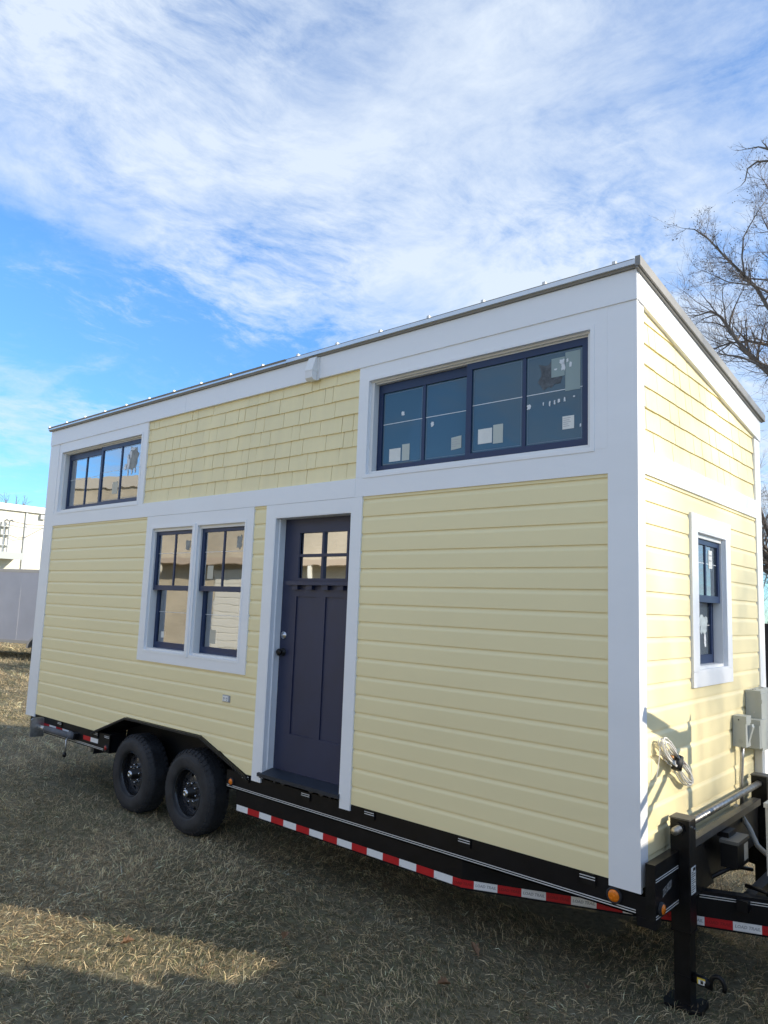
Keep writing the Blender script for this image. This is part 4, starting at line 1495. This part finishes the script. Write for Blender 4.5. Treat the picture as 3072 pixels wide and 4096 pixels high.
BRW = brick_mat('cream_painted_block', (.74, .71, .61), (.71, .68, .58), (.66, .63, .54), 1.2)
BRT = brick_mat('tan_brick', (.56, .49, .37), (.52, .455, .34), (.56, .50, .40), 3.0)
bw = empty('warehouse', (-51, 18, 0), 'cream painted block warehouse behind the grey cargo trailer', 'building')
obj('wall', MB().box(-60, -45.6, -3, 40, 0, 7.28), BRW, bw)
obj('roof_edge', MB().box(-60.1, -45.5, -3.1, 40.1, 7.2805, 7.52), mat('white_metal_coping', (.74, .74, .72), .45), bw)
obj('gutter', MB().box(-45.598, -45.40, -3, 40, 7.12, 7.26), mat('white_metal_coping', (.74, .74, .72), .45), bw)
for yy in (15.43, 22.0, 9.0):
    obj('downspout', MB().box(-45.598, -45.50, yy - .06, yy + .06, .1, 7.115), mat('grey_downspout', (.42, .44, .45), .5), bw)
obj('loading_canopy', MB().box(-45.598, -44.2, 10.4, 14.93, 4.10, 4.42).box(-44.19, -44.15, 10.4, 14.93, 4.05, 4.46), mat('grey_green_canopy', (.36, .40, .40), .5), bw)
for yy in (14.08, 14.36):
    obj('service_mast', MB().tube([(-45.35, yy, 4.45), (-45.35, yy, 6.42)], .045, 8).tube([(-45.35, yy, 6.42), (-45.2, yy + .08, 6.5), (-45.1, yy + .1, 6.4)], .05, 8), GALV, bw)
    obj('mast_bracket', MB().box(-45.597, -45.3, yy - .18, yy + .12, 4.9, 4.94).box(-45.597, -45.3, yy - .18, yy + .12, 5.55, 5.59).box(-45.597, -45.3, yy - .18, yy + .12, 6.05, 6.09), mat('grey_downspout', (.42, .44, .45), .5), bw)
wl_ = empty('overhead_wire', (-45.3, 15.5, 6.3), 'thin dark wires strung along the cream warehouse wall', 'wire')
obj('strand', MB().tube([(-45.2, 14.4, 6.42), (-45.2, 15.4, 6.31), (-45.2, 16.6, 6.36), (-45.2, 18, 6.6)], .02, 5), INK, wl_)
obj('strand', MB().tube([(-45.3, 14.4, 5.56), (-45.3, 14.9, 5.42), (-45.3, 15.4, 5.52), (-45.3, 16.4, 6.2)], .016, 5), INK, wl_)
obj('wall_louvre', MB().box(-45.597, -45.4, 16.25, 16.55, 6.75, 7.05), mat('grey_downspout', (.42, .44, .45), .5), bw)

# tan building across the yard, behind the camera: what the windows mirror
wa_ = Vector((-36, -11.5, 0)); wb_ = Vector((4, -24.5, 0))
dd = (wb_ - wa_).normalized(); nn = Vector((-dd.y, dd.x, 0))
def mpb(a, h, w):
    p = wa_ + dd * a + nn * w
    return (p.x, p.y, h)
ta = empty('brick_building', tuple(wa_ + dd * 20), 'tan brick building across the yard, seen only mirrored in the windows', 'building')
obj('wall', MB().box(-14, 46, 0, 7.2, -10, 0, mpb), BRT, ta)
obj('parapet', MB().box(-14.1, 46.1, 7.2, 7.75, -10.1, .12, mpb), mat('pale_coping', (.55, .50, .42), .7), ta)
PALE = mat('pale_painted_steel', (.74, .72, .64), .5)
for a in (4, 11.5, 19, 24, 30):
    fr_ = obj('roller_door', MB().box(a, a + 3.2, .02, 3.4, .0, .06, mpb), PALE, ta)
    b = MB()
    for k in range(11):
        b.box(a + .05, a + 3.15, .1 + k * .3, .34 + k * .3, .06, .09, mpb)
    obj('slat', b, PALE, fr_)['kind'] = 'stuff'
for a in (2, 9, 16.5, 22.5, 28):
    obj('canopy_post', MB().box(a, a + .18, 0, 3.6, .8, .98, mpb), PALE, ta)
obj('canopy', MB().box(1.5, 29, 3.6, 3.85, 0, 1.0, mpb), mat('beige_canopy', (.50, .40, .30), .7), ta)

# ------------------------------------------------------------------ bare trees
BARK = mat('grey_brown_bark', (.155, .132, .115), .9, var=.35, vscale=9)
TWIG = mat('twig_bark', (.15, .12, .10), .9)
SEED = mat('dry_seed_ball', (.07, .05, .035), .9)


class Tree:
    def __init__(self, seed):
        self.r = random.Random(seed)
        self.tr = MB(); self.cr = MB(); self.sd = MB()

    def seedball(self, p):
        s = .014
        i = len(self.sd.v)
        for d in ((s, 0, 0), (-s, 0, 0), (0, s, 0), (0, -s, 0), (0, 0, s), (0, 0, -s)):
            self.sd.v.append((p.x + d[0], p.y + d[1], p.z + d[2]))
        for f_ in ((0, 2, 4), (2, 1, 4), (1, 3, 4), (3, 0, 4), (2, 0, 5), (1, 2, 5), (3, 1, 5), (0, 3, 5)):
            self.sd.f.append(tuple(i + k for k in f_))

    def branch(self, p, d, ln, rad, depth, seeds=0.0, up=.12):
        r = self.r
        n = 5 if depth > 1 else (4 if depth == 1 else 3)
        pts = [Vector(p)]
        dirs = []
        dcur = Vector(d).normalized()
        for k in range(n):
            dcur = (dcur + Vector((r.gauss(0, .15), r.gauss(0, .15), r.gauss(up * .45, .14)))).normalized()
            pts.append(pts[-1] + dcur * ln / n)
            dirs.append(dcur.copy())
        rads = [max(.0018, rad * (1 - .72 * k / n)) for k in range(n + 1)]
        (self.tr if rad > .05 else self.cr).tube(pts, rads, 7 if rad > .05 else (5 if rad > .015 else 3), cap=False)
        if depth <= 0:
            if r.random() < seeds * .45:
                for _ in range(r.choice((1, 1, 2))):
                    q_ = pts[-1] + Vector((r.gauss(0, .05), r.gauss(0, .05), -r.uniform(.03, .10)))
                    self.seedball(q_)
            return
        self.spawn(pts, rads, ln, depth, seeds, up)

    def spawn(self, pts, rads, ln, depth, seeds, up, count=None, ratio=(.38, .72)):
        r = self.r
        cnt = count if count else {4: 6, 3: 6, 2: 6, 1: 5}.get(depth, 5)
        n = len(pts) - 1
        for c in range(cnt):
            t = r.uniform(.18, 1.0) if c else 1.0
            f = t * n
            k = min(int(f), n - 1)
            p = pts[k].lerp(pts[k + 1], f - k)
            d = (pts[k + 1] - pts[k]).normalized()
            ang = r.uniform(.4, 1.05) if c else r.uniform(.05, .35)
            axis = Vector((r.gauss(0, 1), r.gauss(0, 1), r.gauss(0, 1)))
            axis = (axis - d * axis.dot(d)).normalized()
            nd = d * math.cos(ang) + axis * math.sin(ang)
            rr_ = rads[k] * r.uniform(.34, .58)
            self.branch(p, nd, ln * r.uniform(*ratio), rr_, depth - 1, seeds, up)

    def limb(self, pts, r0, r1, depth, ln, count, seeds=0.0, up=.12):
        pts = [Vector(p) for p in pts]
        n = len(pts) - 1
        rads = [r0 + (r1 - r0) * k / n for k in range(n + 1)]
        self.tr.tube(pts, rads, 8, cap=True)
        self.spawn(pts, rads, ln, depth, seeds, up, count, (.55, 1.1))

    def build(self, name, label, group, loc):
        e = empty(name, loc, label, 'tree', group)
        t_ = obj('trunk', self.tr, BARK, e, smooth=True)
        c_ = obj('crown', self.cr, TWIG, e)
        c_['kind'] = 'stuff'
        if self.sd.v:
            s_ = obj('seed_balls', self.sd, SEED, e)
            s_['kind'] = 'stuff'
        return e


T = Tree(3)
base = Vector((1.3, 13.3, 0))
fork = Vector((.9, 13.2, 4.6))
T.tr.tube([base, Vector((1.22, 13.3, 1.5)), Vector((1.05, 13.25, 3.2)), fork], [.42, .36, .32, .28], 10)
Y13 = lambda L_: [Vector((x_, 13.0 + dy, z_)) for x_, dy, z_ in L_]
T.limb([fork, Vector((-.6, 13.1, 5.7))] + Y13([(-2.02, 0, 7.02), (-2.35, 0, 7.52), (-2.65, .1, 7.88), (-2.97, .1, 8.35), (-3.34, .15, 9.05), (-3.57, .2, 9.27), (-3.94, .2, 9.23)]), .10, .012, 3, .95, 30, .12)
T.limb([fork, Vector((-.3, 13.0, 6.8))] + Y13([(-1.98, 0, 8.48), (-2.32, 0, 8.99), (-2.52, 0, 9.46), (-2.77, 0, 9.84), (-3.16, -.1, 10.38), (-3.51, -.1, 10.92), (-3.82, -.1, 11.26), (-4.04, -.1, 11.35)]), .062, .007, 3, .46, 34, .55)
T.limb([Vector((.2, 13.1, 6.0))] + Y13([(-1.2, .3, 7.9), (-1.86, .3, 8.11), (-2.34, .3, 8.2), (-2.8, .3, 8.4), (-3.2, .3, 8.44), (-3.56, .3, 8.38)]), .062, .014, 3, .85, 24, .1)
T.limb([Vector((.2, 13.1, 5.6))] + Y13([(-1.2, -.3, 7.0), (-1.88, -.3, 7.36), (-2.35, -.3, 7.54), (-2.82, -.3, 7.86), (-3.33, -.3, 8.04)]), .058, .012, 3, .85, 24, .1)
T.limb(Y13([(-.8, .2, 8.6), (-1.95, .2, 9.55), (-2.3, .2, 9.68), (-2.77, .2, 9.86), (-3.05, .2, 10.09)]), .035, .007, 3, .60, 16, .4)
T.limb(Y13([(-2.77, 0, 9.84), (-2.82, 0, 10.28), (-2.78, 0, 10.76), (-2.62, 0, 11.04), (-2.45, 0, 11.3), (-2.25, 0, 11.55)]), .022, .006, 2, .55, 16, .6)
T.limb([fork, Vector((.6, 13.2, 7.5)), Vector((-.6, 13.2, 10.2))] + Y13([(-1.73, 0, 12.46), (-2.22, 0, 12.71), (-2.41, 0, 12.84), (-2.72, 0, 12.9)]), .07, .006, 2, .35, 8, .6)
T.limb(Y13([(-1.1, .1, 11.4), (-1.74, 0, 12.14), (-2.22, 0, 12.42), (-2.45, 0, 12.49), (-2.65, 0, 12.4), (-2.71, 0, 12.12), (-2.81, 0, 12.03)]), .04, .006, 1, .3, 12, .6, up=0)
T.limb([fork, Vector((1.6, 13.8, 7.5)), Vector((2.4, 14.4, 11.0)), Vector((2.6, 14.6, 13.5))], .2, .03, 3, 1.3, 12, .3)
T.limb([fork, Vector((2.2, 12.8, 6.5)), Vector((4.0, 12.4, 8.5)), Vector((5.2, 12.0, 9.6))], .16, .03, 3, 1.2, 10, .3)
T.limb(Y13([(-.5, .2, 7.6), (-1.7, .3, 9.3), (-2.2, .3, 10.4), (-2.35, .3, 11.0)]), .04, .008, 3, .7, 20, .5)
T.limb(Y13([(-.9, .4, 8.8), (-1.7, .4, 10.4), (-2.1, .4, 11.3), (-2.3, .4, 11.9), (-2.45, .4, 12.3)]), .04, .006, 3, .55, 22, .5)
T.limb(Y13([(-1.0, -.4, 7.6), (-1.9, -.4, 8.9), (-2.5, -.4, 9.4), (-3.0, -.4, 9.6), (-3.5, -.4, 10.0)]), .035, .006, 3, .6, 20, .3)
T.build('sycamore_tree', 'bare winter sycamore with hanging seed balls behind the right end of the house', 'bare trees', tuple(base))

# second, lower tree whose twigs fill the strip right of the house
T = Tree(17)
base = Vector((-2.2, 15.2, 0))
T.tr.tube([base, Vector((-2.25, 15.2, 1.6)), Vector((-2.4, 15.2, 3.0))], [.22, .19, .16], 9)
for k in range(15):
    a = T.r.uniform(0, 6.28)
    z_ = 2.2 + k * .26
    dx = -1.15 - abs(T.r.gauss(.5, .55)) * (1 if k % 3 else -1)
    p0_ = Vector((-2.3 - .1 * min(1, k / 5), 15.2, min(3.0, z_)))
    T.limb([p0_, p0_ + Vector((dx * .5, T.r.uniform(-.6, .6), .9)), p0_ + Vector((dx * 1.2, T.r.uniform(-.9, .9), 1.2 + k * .30))], .055, .014, 3, .85, 12, .0, up=.05)
T.build('scrub_tree', 'tangled bare scrub tree in the strip right of the house', 'bare trees', tuple(base))

T = Tree(23)
base = Vector((-3.2, 17.6, 0))
for k in range(16):
    p0_ = base + Vector((T.r.uniform(-1.2, 1.6), T.r.uniform(-.4, .4), 0))
    T.limb([p0_, p0_ + Vector((T.r.gauss(0, .25), 0, 1.3)), p0_ + Vector((T.r.gauss(0, .6), 0, T.r.uniform(2.4, 4.2)))], .035, .01, 2, .9, 12, .0, up=.1)
T.build('scrub_bush', 'low tangle of bare stems behind the dark fence', 'bare trees', tuple(base))

# small bare trees beyond the warehouse roof
for i, (x_, y_, h, lab) in enumerate(((-66, 22.4, 11.4, 'small bare tree standing up behind the warehouse roof, nearest the house'), (-67, 20.2, 11.0, 'small bare tree behind the warehouse roof at the left edge'))):
    T = Tree(40 + i)
    b0 = Vector((x_, y_, 0))
    T.tr.tube([b0, b0 + Vector((0, 0, 4)), b0 + Vector((.1, .1, 7))], [.25, .2, .13], 7)
    for k in range(8):
        a = 2 * math.pi * k / 8
        T.limb([b0 + Vector((.05, .05, 6 + .12 * k)), b0 + Vector((.8 * math.cos(a), .8 * math.sin(a), 8 + .1 * k)), b0 + Vector((1.1 * math.cos(a), 1.1 * math.sin(a), h - 1.4))], .07, .02, 2, .9, 9, 0)
    T.build('bare_tree', lab, 'bare trees', tuple(b0))

# tall bare tree added out of view, its crown placed to dim the end wall
T = Tree(77)
b0 = Vector((30.3, 15.75, 0))
T.tr.tube([b0, b0 + Vector((0, 0, 6)), b0 + Vector((-.1, -.3, 13.0))], [.38, .3, .2], 9)
for k in range(18):
    a = 2 * math.pi * k / 18
    rr0 = (.9, 1.85)[k % 2]
    T.limb([b0 + Vector((-.1, -.3, 12.4 + .1 * k)), b0 + Vector((.5 * rr0 * math.cos(a), -.3 + .55 * rr0 * math.sin(a), 14.8 + .12 * (k % 7))), b0 + Vector((.7 * rr0 * math.cos(a), -.4 + rr0 * math.sin(a), 16.6 + 3.2 * ((k * 7) % 5) / 4))], .045, .016, 3, .85, 12, 0, up=.05)
T.build('bare_tree', 'tall bare tree added unseen far to the right, filtering the sun on the end wall', 'bare trees', tuple(b0))

# ------------------------------------------------------------------ dark board fence at the right
fe = empty('board_fence', (-1.0, 16.2, 0), 'dark weathered board fence behind the right end of the house', 'fence')
FEN = mat('dark_weathered_board', (.045, .036, .032), .85, var=.35, vscale=5, stretch=(1, 1, .15))
for k in range(44):
    x_ = -4.6 + k * .152
    h = 2.05 + rs.uniform(-.02, .02)
    obj('fence_board', MB().box(x_, x_ + .14, 16.2 + rs.uniform(-.004, .004), 16.222, .04, h), FEN, fe)
for z_ in (.4, 1.7):
    obj('fence_rail', MB().box(-4.6, 2.1, 16.23, 16.27, z_, z_ + .09), FEN, fe)
for x_ in (-4.5, -2.1, .3):
    obj('fence_post', MB().box(x_, x_ + .1, 16.271, 16.37, 0, 2.0), FEN, fe)

bpy.context.view_layer.update()
